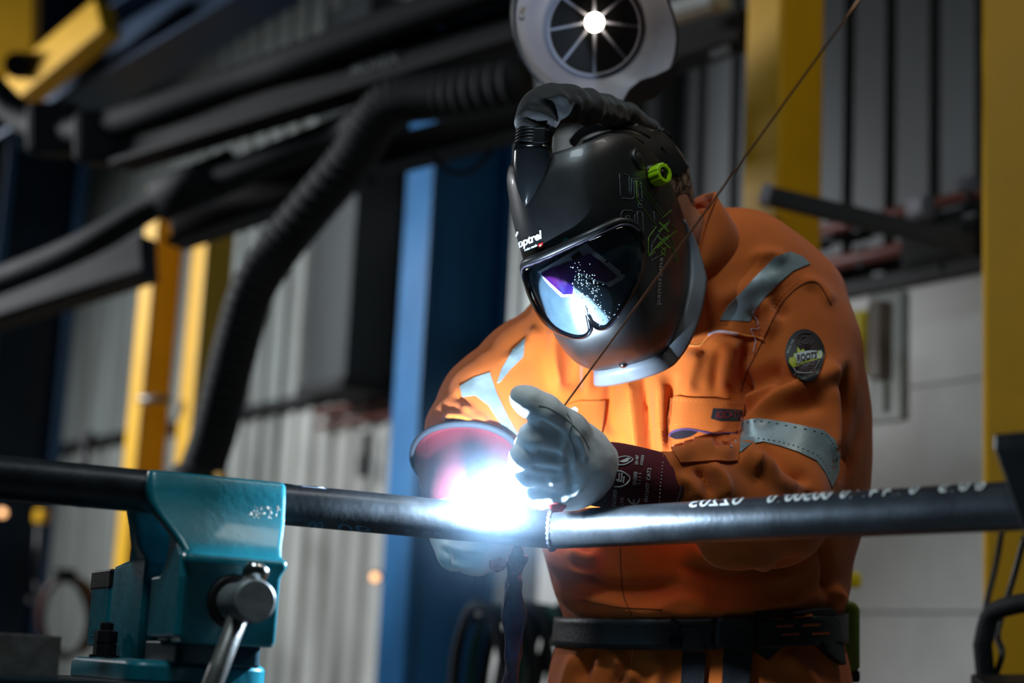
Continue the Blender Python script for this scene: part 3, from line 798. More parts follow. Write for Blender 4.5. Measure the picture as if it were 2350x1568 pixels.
def s_ofL(px):
    best = min(np.linspace(0, 1.4, 600), key=lambda q: abs(proj([tuple(PJ - uL * q)])[0][0] - px)); return best
DIMP = mat('scratched_chalk', (96, 102, 116), .8, var=.2, vscale=90)
SCR = mat('scratch_mark', (150, 160, 180), .5, .4, var=0)
for body_, x0_, x1_ in (('100', 690, 740), ('08', 770, 850), ('1/2', 890, 940), ('00', 960, 1010)): pipe_text(body_, -s_ofL(x0_), -s_ofL(x1_), sgn * 2.72, .020, DIMP, pipeL, PJ, uL, flip=False, r=RP, bold=-.006)
pipe_text('B', -s_ofL(1030), -s_ofL(1062), sgn * 1.25, .026, SCR, pipeL, PJ, uL, r=RP, bold=-.012)
# scribed box on the left pipe
side = uL.cross(Z3).normalized() * sgn; top = Z3
def lp(s, th): return PJ - uL * s + (side * math.sin(th) + top * math.cos(th)) * (RP + .0004)
a0, a1 = s_ofL(640), s_ofL(735)
q = [lp(a0, -.1), lp(a0 - .01, .25), lp(a0 - .02, .42)] + [lp(a0 - .02 - (a0 - a1) * .8 * k / 6, .44) for k in range(7)] + [lp(a1 + .012, .42), lp(a1, .25), lp(a1 + .018, -.05)]
MB().tube(q, .0006, 5).build('scribed_line', SCR, pipeL, True)

# ---- vise: u along the pipe, v along the screw towards the camera, w up
vu = uL; vv = Vector((uL.y, -uL.x, 0)).normalized()
if vv.dot(FW) > 0: vv = -vv
vo = flat(W(468, 1150, 2.5)); vo = PJ - uL * ((PJ - vo).dot(uL))
def vp(u, v, w): return vo + vu * u + vv * v + Z3 * w
vax = (vu, vv, Z3)
BENCHZ = ZP - .262
vise = thing('bench_vise', 'teal cast-iron bench vise gripping the pipe, T-bar handle in front', 'vise', vp(0, -.08, -.262))
def section(w, u0, u1, v0, v1, r=.012, n=4):
    pts = []
    for cu, cv, a0 in ((u1 - r, v1 - r, 0), (u0 + r, v1 - r, 90), (u0 + r, v0 + r, 180), (u1 - r, v0 + r, 270)):
        for k in range(n + 1):
            a = math.radians(a0 + 90 * k / n); pts.append(vp(cu + r * math.cos(a), cv + r * math.sin(a), w))
    return pts
def vloft(name, rows, m, parent, sub=1, label=None, r=.010):
    rows = [tuple(x) for x in rows]
    o = MB().loft([section(*q, r=min(r, (q[2] - q[1]) * .45, (q[4] - q[3]) * .45)) for q in rows]).build(name, m, parent, True, label)
    sharp(o, 40); bevel(o, .003, 2, 40)
    return o
# moving jaw, front of the pipe: tall face that sweeps out and narrows to the nut housing
front = [(.026, -.098, .098, .0305, .052), (.020, -.100, .100, .0305, .058), (.0, -.100, .100, .0305, .063), (-.018, -.098, .098, .034, .070), (-.035, -.090, .095, .044, .080), (-.052, -.078, .090, .058, .092), (-.070, -.066, .084, .070, .106), (-.086, -.058, .080, .078, .120),
         (-.090, -.060, .083, .078, .134), (-.098, -.061, .084, .076, .137), (-.106, -.058, .080, .070, .134), (-.114, -.056, .078, .064, .128), (-.200, -.056, .078, .060, .126), (-.208, -.053, .075, .062, .122)]
mj = vloft('moving_jaw', front, TEAL, vise)
MB().box(vp(0, .0345, .006), (.19, .010, .036), vax).build('jaw_plate', DARKST, mj, bev=.002)
cav = [(.005 + .047 * math.sin(a), -.073 - .047 * math.cos(a)) for a in np.linspace(.35, 2.35, 12)]
MB().prism([(.045, .02), (.054, .0), (.062, -.03), (.086, -.065), (.112, -.09), (.120, -.12), (.120, -.2), (-.02, -.2), (-.02, -.118)] + cav + [(.0325, -.02), (.0325, .024)], vp(-.064, 0, 0), vv, Z3, vu * .142).build('jaw_web', TEAL, vise, bev=.003)
# side bridge between the jaw and the slide, left side of the cavity
vloft('slide', [(-.115, -.040, .062, -.30, .07), (-.205, -.040, .062, -.30, .07)], TEAL, vise)
# fixed jaw behind the pipe
rear = [(.026, -.098, .098, -.052, -.0305), (.0, -.100, .100, -.063, -.0305), (-.02, -.098, .098, -.074, -.034), (-.045, -.085, .09, -.095, -.05), (-.070, -.072, .08, -.125, -.078), (-.088, -.056, .078, -.19, -.09), (-.094, -.056, .078, -.27, -.09), (-.10, -.057, .079, -.275, -.085), (-.225, -.057, .079, -.275, -.085), (-.234, -.057, .079, -.275, -.085)]
fj = vloft('fixed_jaw', rear, TEAL, vise)
MB().box(vp(0, -.0345, .006), (.19, .010, .036), vax).build('jaw_plate', DARKST, fj, bev=.002)
# guide bar end and rear anvil
vloft('anvil', [(-.122, -.060, .06, -.395, -.27), (-.215, -.060, .06, -.395, -.27)], TEAL, vise)
MB().box(vp(.0, -.334, -.112), (.122, .124, .03), vax).build('anvil_plate', DARKST, vise, bev=.003)
place_text('cast_size_mark', 'SIZE', vp(-.0607, -.37, -.2), vv * .045, Z3 * .014, -vu * .0012, TEAL, vise, .02)
# swivel base
vloft('base_flange', [(-.262, -.105, .095, -.31, .06), (-.238, -.105, .095, -.31, .06), (-.232, -.10, .09, -.30, .05)], TEAL, vise, r=.03)
vloft('under_block', [(-.236, -.05, .07, -.08, .09), (-.205, -.05, .07, -.08, .09)], mat('dark_teal_enamel', (12, 60, 74), .45, var=.15), vise)
for (uu, v2) in ((-.080, -.185), (.09, -.2)):
    MB().lathe(vp(uu, v2, -.232), Z3, [(0, .022), (.004, .022), (.004, .010), (.05, .010), (.052, .006)], 20).build('bolt', DARKST, vise)
    MB().lathe(vp(uu, v2, -.228), Z3, [(0, .0175), (.016, .0175), (.0165, .014), (.018, .0175), (.034, .0175), (.036, .013)], 6).build('nut', DARKST, vise)
# guide roller and bolt head in the throat
MB().cyl(vp(-.058, .045, -.118), vp(-.02, .045, -.118), .016, 20).build('guide_pin', DARKST, vise, shp=30)
# spindle and T-bar
sw = -.150; su = .012
MB().lathe(vp(su, .118, sw), vv, [(0, .037), (.012, .037), (.014, .034)], 32).build('spindle_boss', DARKST, vise, shp=30)
sp = MB().lathe(vp(su, .125, sw), vv, [(0, .0255), (.06, .0255), (.063, .0285), (.092, .0285), (.095, .026)], 32).build('spindle', mat('worn_grey_steel', (150, 156, 158), .45, .25, var=.2, vscale=40), vise, shp=25)
bd = (Z3 * .93 + vu * .30 - vv * .03).normalized(); bc = vp(su, .172, sw)
bar = MB().tube([bc - bd * .28, bc + bd * .035], .0135, 20).build('handle_bar', STEEL2, vise, True)
MB().lathe(bc + bd * .030, bd, [(0, .012), (.004, .0165), (.014, .018), (.02, .0165), (.024, .010), (.025, 0)], 20).build('bar_knob', CHROME, bar, True)
MB().lathe(bc - bd * .28, -bd, [(0, .012), (.004, .0165), (.016, .018), (.022, .012), (.023, 0)], 20).build('bar_knob', CHROME, bar, True)
# bare-metal scratches on the jaw face
class _J: pass
me_ = bpy.data.objects['moving_jaw'] if 'moving_jaw' in bpy.data.objects else mj
JS = Surf([mj.parent.location + v.co for v in mj.data.vertices], [tuple(p.vertices) for p in mj.data.polygons])
random.seed(11); mb = MB()
for k in range(46):
    x = 575 + 62 * random.random() + random.gauss(0, 6); y = 1160 + 26 * random.random(); dx = random.uniform(-9, 9); dy = random.uniform(2, 10)
    H = [JS.hit(x + dx * t, y + dy * t) for t in (0, .5, 1)]
    if all(H): mb.tube([h[0] + h[1] * .0002 for h in H], random.uniform(.0002, .0005), 4)
for k in range(26):
    x = 660 + random.gauss(0, 5); y = 1150 + 90 * random.random(); H = [JS.hit(x, y + t) for t in (0, 3, 6)]
    if all(H): mb.tube([h[0] + h[1] * .0002 for h in H], .0005, 4)
if mb.v: o = mb.build('scratches', mat('bare_scratch', (200, 190, 176), .4, .5, var=0), mj, True); o['kind'] = 'stuff'
# ---- bench
bench = thing('workbench', 'dark steel workbench carrying the vise', 'bench', vp(-.25, -.1, -ZP))
BT = mat('bench_dark_teal_steel', (16, 44, 54), .5, .3, var=.2, vscale=8, bump=.1)
MB().box(vp(-.42, -.135, -.262 - .022), (1.25, .53, .044), vax).build('bench_top', BT, bench, bev=.003)
MB().box(vp(-.42, .105, -.262 - .085), (1.2, .03, .075), vax).build('front_rail', BT, bench, bev=.003)
MB().box(vp(-.42, -.37, -.262 - .085), (1.2, .03, .075), vax).build('rear_rail', BT, bench, bev=.003)
for uu in (-1.0, .16):
    for v2 in (.06, -.32):
        h = ZP - .262 - .044; MB().box(vp(uu, v2, -ZP + h / 2), (.06, .06, h), vax).build('leg', BT, bench, bev=.004)
# length of angle iron lying on the bench
ai = thing('angle_iron', 'length of dark steel angle iron lying on the bench beside the vise', 'steel bar', vp(-.45, .1, -.262))
MB().box(vp(-.415, .085, -.262 + .027), (.42, .006, .054), vax).build('upright_leg', STEEL2, ai, bev=.001)
MB().box(vp(-.415, .055, -.262 + .051), (.42, .06, .006), vax).build('flat_leg', DARKST, ai, bev=.001)
# ---- pipe stand on the right
sx = PR.lerp(PJ, -.015); st = thing('pipe_stand', 'black V-head pipe stand holding the end of the written pipe', 'pipe stand', Vector((sx.x, sx.y, 0)))
sn = uR.cross(Z3).normalized(); sn = sn if sn.dot(-FW) > 0 else -sn
for g in (-1, 1):
    poly = [(.0, -.095), (.016, -.095), (.108, .050), (.108, .068), (.079, .068), (.0, -.0545)]
    MB().prism([(g * x, y) for x, y in poly], sx - uR * .022 + Z3 * .002, sn, Z3, uR * .06).build('v_arm', BLACKP, st, bev=.003)
MB().cyl(Vector((sx.x, sx.y, .02)), Vector((sx.x, sx.y, ZP - .085)), .024, 20).build('post', BLACKP, st, shp=30)
for k in range(3):
    a = k * 2.094 + .5; f = Vector((math.cos(a), math.sin(a), 0))
    MB().tube([Vector((sx.x, sx.y, .42)), Vector((sx.x, sx.y, .012)) + f * .3], .012, 10).build('leg', BLACKP, st, True)
# ================================================================== THE WELDER
person = thing('person', 'welder in orange coverall leaning over the pipe, left hand raised with a filler rod', 'person', Vector((.36, 3.05, 0)))
def DD(d):
    """stance: the trunk stands a little further behind the pipe than the hands"""
    t = min(1, max(0, (d - 2.74) / .12)); return d + .12 * t * t * (3 - 2 * t)
def WD(x, y, d): return W(x, y, DD(d))
def chain(L, k=None, op=1):
    """list of (px, py, depth, radius m) -> tapered capsules"""
    out = []
    for a, b in zip(L[:-1], L[1:]): out.append((WD(*a[:3]), WD(*b[:3]), a[3] * DD(a[2]) / a[2], b[3] * DD(b[2]) / b[2], k, op))
    return out
def sheet(rows, n, k=.02):
    """torso as a stack of wide capsules: rows (xl, yl, xr, yr, depth, half thickness, yaw depth offset)"""
    out = []
    for q in spline(rows, n):
        xl, yl, xr, yr, d, t, dz = q
        L = WD(xl, yl, d + dz); R = WD(xr, yr, d - dz); u = (R - L).normalized()
        t *= DD(d) / d
        t2 = min(t, (R - L).length * .48)
        out.append((L + u * t2, R - u * t2, t2, t2, k, 1))
    return out
torso = [
    (1520, 600, 1700, 560, 3.02, .060, .0),
    (1420, 655, 1780, 590, 3.02, .085, .01),
    (1320, 700, 1850, 620, 3.02, .108, .02),
    (1245, 760, 1900, 690, 3.03, .122, .03),
    (1205, 850, 1955, 800, 3.03, .135, .03),
    (1205, 950, 1982, 920, 3.03, .142, .03),
    (1218, 1060, 1990, 1040, 3.02, .146, .03),
    (1240, 1160, 1975, 1140, 3.01, .146, .02),
    (1268, 1260, 1940, 1250, 3.00, .146, .02),
    (1300, 1330, 1915, 1330, 3.00, .146, .02),
    (1326, 1392, 1906, 1384, 3.00, .140, .02),
    (1338, 1432, 1890, 1422, 3.00, .134, .02),
    (1322, 1480, 1900, 1466, 3.00, .138, .02),
    (1288, 1545, 1925, 1530, 3.00, .148, .02),
    (1266, 1620, 1945, 1610, 3.00, .155, .02),
    (1262, 1700, 1950, 1690, 3.00, .155, .02)]
prims = sheet(torso, 46, .03)
# blouse overhang above the belt
prims += chain([(1318, 1350, 2.92, .035), (1500, 1392, 2.87, .04), (1700, 1385, 2.87, .04), (1880, 1345, 2.96, .045)], .03)
prims += chain([(1290, 1285, 2.90, .028), (1345, 1300, 2.87, .026)], .02)
# left sleeve (the photograph's right): shoulder, upper arm, elbow, forearm
LARM = [(1795, 705, 3.02, .110), (1822, 800, 2.97, .100), (1822, 900, 2.92, .095), (1808, 1000, 2.87, .093), (1792, 1095, 2.83, .092), (1772, 1165, 2.805, .092)]
LFORE = [(1772, 1168, 2.80, .092), (1690, 1160, 2.775, .084), (1610, 1128, 2.75, .066), (1545, 1112, 2.735, .046), (1480, 1100, 2.715, .036)]
prims += chain(LARM, .035) + chain(LFORE, .02)
# right sleeve (the photograph's left)
RARM = [(1305, 800, 3.03, .098), (1210, 872, 3.00, .094), (1130, 940, 2.95, .090), (1088, 1000, 2.90, .082)]
RFORE = [(1088, 1000, 2.90, .080), (1074, 1060, 2.86, .058), (1070, 1120, 2.83, .042)]
prims += chain(RARM, .03) + chain(RFORE, .02)
# trouser legs down to the floor
hip = WD(1490, 1640, 3.0); hip2 = WD(1760, 1640, 3.0)
for hpt, dx in ((hip, -.03), (hip2, .05)):
    prims += [(hpt, Vector((hpt.x + dx, hpt.y + .02, .52)), .118, .092, .03, 1), (Vector((hpt.x + dx, hpt.y + .02, .52)), Vector((hpt.x + dx * 1.3, hpt.y + .06, .14)), .092, .088, .03, 1)]
CV, CQ = implicit(prims, .006, .02, 3)
CV, CQ = keep_largest(CV, CQ)
# cloth folds, each where the photograph shows it (+ ridge, - hollow)
folds = [
    # upper sleeve: drape running from the armpit
    ([(1705, 1010), (1760, 930), (1880, 870), (1925, 840)], 24, .010), ([(1700, 960), (1765, 895), (1850, 850)], 16, -.007),
    ([(1705, 890), (1760, 860), (1800, 850)], 18, -.010), ([(1700, 930), (1745, 895), (1790, 880)], 12, .006),
    ([(1905, 880), (1925, 960), (1920, 1050)], 20, .005), ([(1940, 860), (1945, 980), (1935, 1090)], 16, -.012),
    ([(1712, 985), (1800, 940), (1900, 935)], 18, -.004),
    ([(1665, 760), (1645, 840), (1630, 900)], 24, .008),
    ([(1712, 850), (1698, 900), (1690, 960), (1684, 1010)], 9, -.012), ([(1946, 840), (1950, 930), (1944, 1020), (1936, 1095)], 9, -.010),
    # elbow folds
    ([(1730, 1030), (1790, 1062), (1860, 1110)], 14, -.012), ([(1640, 1040), (1700, 1035), (1780, 1090), (1860, 1135)], 18, .010),
    ([(1600, 1075), (1622, 1100), (1632, 1140)], 10, -.009), ([(1625, 1065), (1655, 1105), (1665, 1150)], 14, .008),
    ([(1690, 1050), (1720, 1072), (1740, 1080)], 14, .008), ([(1560, 1090), (1590, 1120), (1600, 1150)], 12, .005),
    ([(1760, 1075), (1830, 1120), (1880, 1150)], 14, -.006), ([(1590, 1262), (1680, 1290), (1790, 1282)], 16, .010), ([(1560, 1300), (1700, 1318), (1840, 1292)], 14, -.010),
    # chest: vertical drapes between the pockets
    ([(1440, 860), (1450, 960), (1462, 1060)], 16, .009), ([(1478, 850), (1490, 960), (1500, 1060)], 10, -.008), ([(1512, 860), (1516, 960), (1520, 1050)], 14, .008),
    ([(1560, 860), (1540, 930), (1530, 1030)], 16, -.007), ([(1600, 800), (1585, 860), (1570, 905)], 22, .010), ([(1660, 790), (1648, 850), (1640, 900)], 16, -.010),
    ([(1690, 770), (1675, 850), (1668, 905)], 14, .010), ([(1712, 790), (1700, 850), (1695, 910)], 10, -.008),
    ([(1405, 850), (1400, 930), (1408, 1000)], 14, -.008), ([(1360, 800), (1350, 860), (1350, 910)], 14, .007), ([(1300, 760), (1310, 830), (1305, 900)], 16, -.008),
    ([(1280, 740), (1270, 820), (1285, 900)], 14, .008), ([(1330, 790), (1326, 850), (1330, 900)], 8, -.004),
    ([(1540, 1060), (1600, 1030), (1640, 1035)], 16, .006),
    # shoulder
    ([(1640, 700), (1720, 660), (1800, 640)], 22, .004), ([(1745, 690), (1775, 720), (1760, 780)], 14, .006), ([(1770, 690), (1800, 730)], 14, -.006), ([(1715, 715), (1740, 740), (1735, 790)], 10, -.005),
    ([(1720, 590), (1770, 585), (1800, 600)], 14, .005),
    ([(1840, 640), (1880, 660), (1910, 700)], 14, .004),
    # right sleeve
    ([(1020, 960), (1065, 965), (1105, 1000)], 10, .009), ([(1015, 1000), (1060, 990), (1120, 1010)], 10, -.008), ([(1060, 930), (1090, 950), (1120, 990)], 14, .006), ([(1040, 1030), (1090, 1020), (1140, 1040)], 14, .006),
    ([(1040, 900), (1075, 925), (1100, 960)], 10, -.005), ([(1235, 750), (1205, 800), (1150, 840)], 14, .004),
    # below the pipe
    ([(1300, 1268), (1350, 1285), (1372, 1262)], 10, .007), ([(1310, 1290), (1345, 1302), (1362, 1296)], 8, -.008), ([(1325, 1335), (1420, 1350), (1560, 1338)], 12, -.010),
    ([(1340, 1372), (1500, 1404), (1700, 1398), (1880, 1370)], 14, .006), ([(1480, 1400), (1560, 1380), (1640, 1390)], 14, .005), ([(1880, 1240), (1895, 1300), (1890, 1360)], 10, -.006), ([(1905, 1350), (1925, 1372), (1900, 1385)], 12, .008),
    # trousers
    ([(1360, 1480), (1345, 1520), (1330, 1568)], 14, -.007), ([(1400, 1485), (1430, 1530), (1470, 1568)], 16, .006), ([(1460, 1500), (1430, 1545), (1400, 1590)], 12, -.006), ([(1520, 1500), (1500, 1568), (1490, 1620)], 18, .006), ([(1800, 1500), (1850, 1545), (1880, 1600)], 18, .006), ([(1320, 1500), (1300, 1560), (1290, 1600)], 14, .005)]
CV = sculpt(CV, CQ, [(f[0], f[1], f[2] * 2.3) for f in folds])
# soft random drape over the whole garment
CN = vnormals(CV, CQ)
dd = np.array([noise.noise(Vector((v[0] * 13, v[1] * 13, v[2] * 6))) * .0032 + noise.noise(Vector((v[0] * 30 + 9, v[1] * 30, v[2] * 16))) * .0016 for v in CV])
CV = CV + CN * dd[:, None]
CV = smooth_mesh(CV, CQ, 1, .4)
coverall = mesh('coverall', CV, CQ, ORANGE, person, True, 'orange twill work coverall with chest pockets')
CS = Surf(CV, CQ)

# ---- collar: a standing band round the neck, open at the front
base = spline([(1586, 668, 2.89), (1655, 618, 2.89), (1712, 572, 2.92), (1695, 548, 3.0), (1625, 535, 3.08), (1545, 575, 3.06), (1490, 660, 2.95)], 40)
topr = spline([(1604, 590, 2.895), (1618, 520, 2.895), (1641, 452, 2.91), (1632, 447, 2.96), (1598, 460, 3.02), (1560, 500, 3.02), (1520, 590, 2.93)], 40)
rings = []
for a, b in zip(base, topr):
    A, B = WD(*a), WD(*b); rings.append([A.lerp(B, q) + (FW * -.012 * math.sin(q * math.pi)) for q in np.linspace(-.12, 1, 10)])
mb = MB(); mb.loft(rings, cap=False, closed=False)
o = mb.build('collar', ORANGE2, person, True); m = o.modifiers.new('thick', 'SOLIDIFY'); m.thickness = .005; m.offset = -1
COLV = [v for v in mb.v]; COLS = Surf(mb.v, mb.f)
MB().tube([r[-1] for r in rings], .0035, 8).build('collar_edge', ORANGE, person, True)
mb = MB(); mb.loft([[p * 1 for p in [WD(*(np.array(t_) + np.array([0, 0, .02]))) if i else WD(*(np.array(t_) + np.array([0, 0, .02]))) for i in range(1)]] for t_ in topr], cap=False, closed=False) if False else None

# ---- retro-reflective tapes
def wrap_band(name, surf, P, width, mat_, parent, a0=0, a1=2 * math.pi, n=72, rows=7, off=.0022, tilt=None, label=None, maxr=.2, shift=None):
    """band round a sleeve: P = axis pixel/depth points bottom and top of the band; every vertex found on the cloth"""
    A, B = WD(*P[0]), WD(*P[1]); ax = (B - A).normalized()
    e1 = (-FW - ax * (-FW).dot(ax)).normalized(); e2 = ax.cross(e1)
    ringsP = []
    for i in range(n):
        a = a0 + (a1 - a0) * i / (n - 1); dirv = e1 * math.cos(a) + e2 * math.sin(a)
        col = []
        for j in range(rows):
            t = j / (rows - 1); s = shift(a) if shift else 0
            o = A.lerp(B, t) + ax * s
            # keep the LAST hit of contiguous cloth inside maxr
            h = surf.b.ray_cast(o, dirv, maxr)
            r = (h[0] - o).length if h[0] is not None else None
            col.append((o, dirv, r))
        ringsP.append(col)
    R = np.array([[c[2] if c[2] else np.nan for c in col] for col in ringsP])
    med = np.nanmedian(R); R = np.where(np.isnan(R), med, R); R = np.minimum(R, med * 1.35)
    for _ in range(2):
        R[1:-1] = (R[:-2] + 2 * R[1:-1] + R[2:]) / 4
    V = []; 
    for i, col in enumerate(ringsP): V.append([c[0] + c[1] * (R[i, j] + off) for j, c in enumerate(col)])
    mb = MB(); mb.loft(V, cap=False, closed=False)
    o = mb.build(name, mat_, parent, True, label); s = o.modifiers.new('thick', 'SOLIDIFY'); s.thickness = .0015; s.offset = 0
    return o, mb
# left upper-arm tape follows the photo's outline and carries on round the back of the sleeve
lband = drape('reflective_band', [(1676, 992), (1690, 968), (1740, 961), (1810, 972), (1888, 988), (1915, 1010), (1927, 1045), (1924, 1085), (1908, 1118), (1893, 1085), (1872, 1058), (1830, 1038), (1790, 1025), (1752, 1015), (1725, 1020), (1700, 1040), (1676, 1028)], CS, REFL, person, .0006, .0016, 8, 'grey reflective band round the left sleeve')
for off_ in (8, -8):
    pass
STITCH = mat('grey_stitch', (112, 122, 124), .8, var=0)
BS = Surf(CV, CQ)
drape_line('band_stitching', [(1694, 975), (1740, 969), (1810, 980), (1884, 996), (1908, 1016), (1919, 1050), (1910, 1098)], CS, STITCH, lband, .0009, .0028, 90, dash=2)
drape_line('band_stitching', [(1740, 1008), (1790, 1017), (1836, 1030), (1880, 1052), (1900, 1085)], CS, STITCH, lband, .0009, .0028, 70, dash=2)
# shoulder tape, left shoulder, running up over the shoulder
drape('reflective_tape', [(1652, 735), (1668, 705), (1700, 672), (1740, 630), (1778, 590), (1812, 578), (1842, 590), (1858, 606), (1820, 622), (1786, 650), (1757, 680), (1738, 706), (1720, 738)], CS, REFL, person, .0006, .0014, 8, 'grey reflective tape over the left shoulder')
# right shoulder and right sleeve tapes
drape('reflective_tape', [(1206, 778), (1200, 820), (1172, 848), (1148, 878), (1140, 880), (1150, 850), (1176, 806)], CS, REFL, person, .0006, .0014, 6, 'reflective tape over the right shoulder')
drape('reflective_band', [(1056, 888), (1088, 868), (1124, 856), (1140, 905), (1166, 960), (1192, 1005), (1176, 1020), (1166, 1008), (1146, 970), (1120, 930), (1090, 908), (1062, 912)], CS, REFL, person, .0006, .0014, 7, 'reflective band round the right sleeve')

# ---- pockets, flaps, seams
drape('chest_pocket', [(1536, 916), (1560, 912), (1640, 920), (1700, 926), (1700, 1010), (1692, 1060), (1560, 1062), (1534, 1020), (1530, 960)], CS, ORANGE2, person, .001, .0030, 9)
drape('pocket_flap', [(1536, 914), (1560, 910), (1640, 916), (1706, 922), (1704, 992), (1676, 1003), (1620, 990), (1570, 984), (1540, 990), (1533, 950)], CS, ORANGE2, person, .0035, .0035, 8)
drape('pocket_opening', [(1541, 1004), (1552, 992), (1580, 988), (1600, 992), (1584, 1004), (1555, 1010)], CS, mat('dark_pocket_lining', (30, 16, 24), .9, var=.1), person, .0035, .0022, 5, curve=True)
drape_line('flap_edge', [(1540, 1006), (1550, 992), (1580, 986), (1640, 998), (1690, 1004)], CS, mat('purple_piping', (78, 52, 92), .7, var=0), person, .0022, .0062, 40)
drape('chest_pocket', [(1300, 930), (1330, 920), (1386, 920), (1380, 1000), (1372, 1060), (1300, 1060)], CS, ORANGE2, person, .001, .003, 9)
drape('name_badge', [(1292, 948), (1322, 934), (1328, 940), (1318, 966), (1300, 985)], CS, WHITEP, person, .0035, .0015, 6, 'pale badge print on the right chest pocket')
drape('badge_mark', [(1300, 952), (1318, 942), (1312, 962), (1304, 972)], CS, mat('slate_print', (70, 74, 84), .6, var=0), person, .0052, .0008, 5)
drape_line('pocket_seam', [(1386, 922), (1380, 1000), (1374, 1050)], CS, mat('dark_orange_seam', (112, 48, 14), .9, var=0), person, .0012, .004, 30)
# yoke seam with fraying thread under the shoulder tape
drape('yoke_flap', [(1600, 782), (1626, 758), (1646, 740), (1680, 738), (1740, 744), (1742, 772), (1700, 772), (1650, 766), (1626, 780), (1606, 796), (1576, 796)], CS, ORANGE2, person, .001, .003, 7)
drape_line('seam_thread', [(1580, 794), (1606, 794), (1626, 774), (1652, 762), (1700, 770), (1740, 776), (1756, 780)], CS, THREAD, person, .0016, .004, 50)
drape_line('seam_thread', [(1626, 770), (1650, 764), (1690, 772)], CS, mat('pale_thread', (206, 186, 200), .7, var=0), person, .0022, .0055, 24)
drape_line('loose_thread', [(1728, 712), (1736, 730), (1744, 744), (1738, 756), (1722, 756), (1726, 770), (1734, 790), (1730, 812)], CS, MATS['pale_thread'], person, .0008, .004, 50)
drape_line('sleeve_seam', [(1700, 900), (1712, 860), (1752, 780), (1792, 700), (1838, 655), (1876, 650), (1908, 700)], CS, MATS['dark_orange_seam'], person, .0014, .0, 70)
drape_line('sleeve_seam', [(1690, 900), (1704, 850), (1744, 770), (1782, 692), (1832, 645)], CS, THREAD, person, .0007, .001, 120, dash=2)
drape_line('pocket_stitching', [(1540, 922), (1562, 918), (1640, 925), (1704, 932)], CS, THREAD, person, .0008, .0072, 90, dash=2)
drape_line('pocket_stitching', [(1546, 978), (1572, 974), (1622, 980), (1676, 992)], CS, THREAD, person, .0008, .0072, 80, dash=2)
drape_line('pocket_stitching', [(1310, 932), (1332, 926), (1380, 926)], CS, THREAD, person, .0008, .0045, 50, dash=2)
drape_line('placket_stitching', [(1508, 880), (1512, 950), (1522, 1050)], CS, THREAD, person, .0008, .001, 90, dash=2)
drape_line('placket_stitching', [(1440, 862), (1448, 950), (1460, 1050)], CS, THREAD, person, .0008, .001, 90, dash=2)
drape_line('waist_seam', [(1424, 1256), (1426, 1320), (1432, 1370), (1450, 1412)], CS, MATS['dark_orange_seam'], person, .0010, .0005, 40)
drape_line('waist_seam', [(1330, 1376), (1420, 1394), (1520, 1400)], CS, MATS['dark_orange_seam'], person, .0010, .0005, 40)
drape_line('trouser_seam', [(1452, 1490), (1448, 1530), (1446, 1568)], CS, THREAD, person, .0008, .0008, 30)
# black woven label on the pocket flap
lab = drape('woven_label', [(1637, 938), (1702, 946), (1702, 972), (1660, 970), (1632, 962)], CS, mat('black_label', (18, 18, 22), .7, var=.1), person, .0065, .0012, 6, 'black woven label with dark red lettering')
drape_text('label_lettering', 'ROOTS', (1645, 962), (52, 5), (2, -17), CS, mat('dark_red_lettering', (120, 22, 28), .7, var=0), lab, .012, .0088)

# ---- oval sleeve patch
pc = (1847, 818)
def pe(a, f=1.0):
    x = 44 * math.cos(a) * f; y = 60 * math.sin(a) * f
    if y > 0: x *= 1 - .10 * (y / 60)
    th = math.radians(-6)
    return (pc[0] + x * math.cos(th) - y * math.sin(th), pc[1] + x * math.sin(th) + y * math.cos(th))
el = [pe(a) for a in np.linspace(0, 2 * math.pi, 40, endpoint=False)]
patch = drape('sleeve_patch', el, CS, mat('patch_black_rubber', (22, 30, 34), .5, var=.05), person, .001, .0042, 6, 'oval black rubber patch on the left sleeve, ROOTS on a pale banner')
drape('patch_field', [pe(a, .86) for a in np.linspace(0, 2 * math.pi, 36, endpoint=False)], CS, mat('patch_dark_brown', (40, 26, 26), .5, var=.2, vscale=160), patch, .0048, .0006, 6)
def pt(x, y): th = math.radians(-6); return (pc[0] + x * math.cos(th) - y * math.sin(th), pc[1] + x * math.sin(th) + y * math.cos(th))
YP = mat('patch_yellow', (196, 204, 60), .5, var=.1, vscale=90); WP = mat('patch_white', (196, 206, 206), .5, var=.04)
drape('patch_flames', [pt(*p) for p in ((-38, 12), (-34, 2), (-28, 4), (-24, -6), (-18, -4), (-15, -20), (-10, -10), (-3, -14), (2, -4), (12, 0), (24, 2), (30, -8), (33, 2), (38, -2), (36, 14), (0, 18), (-30, 24))], CS, YP, patch, .0058, .0005, 4)
drape('patch_banner', [pt(*p) for p in ((-24, -2), (-8, -7), (8, -8), (25, -6), (29, 13), (12, 11), (-4, 13), (-19, 18))], CS, WP, patch, .0066, .0006, 4)
drape('patch_banner_tail', [pt(*p) for p in ((29, -4), (36, -6), (35, 10), (31, 12))], CS, WP, patch, .0060, .0006, 4)
drape_text('patch_lettering', 'ROOTS', pt(-19, 14), (43, -7), (-1.2, -15), CS, mat('patch_maroon', (66, 20, 26), .5, var=0), patch, .03, .0082)
GR = mat('patch_dim_lettering', (78, 56, 54), .5, var=0)
drape_text('patch_lettering', 'FLAME', pt(-24, 31), (48, -5), (-1, -15), CS, GR, patch, .02, .0064)
drape_text('patch_lettering', 'BUSTER', pt(-23, 47), (44, -4), (0, -14), CS, GR, patch, .02, .0064)
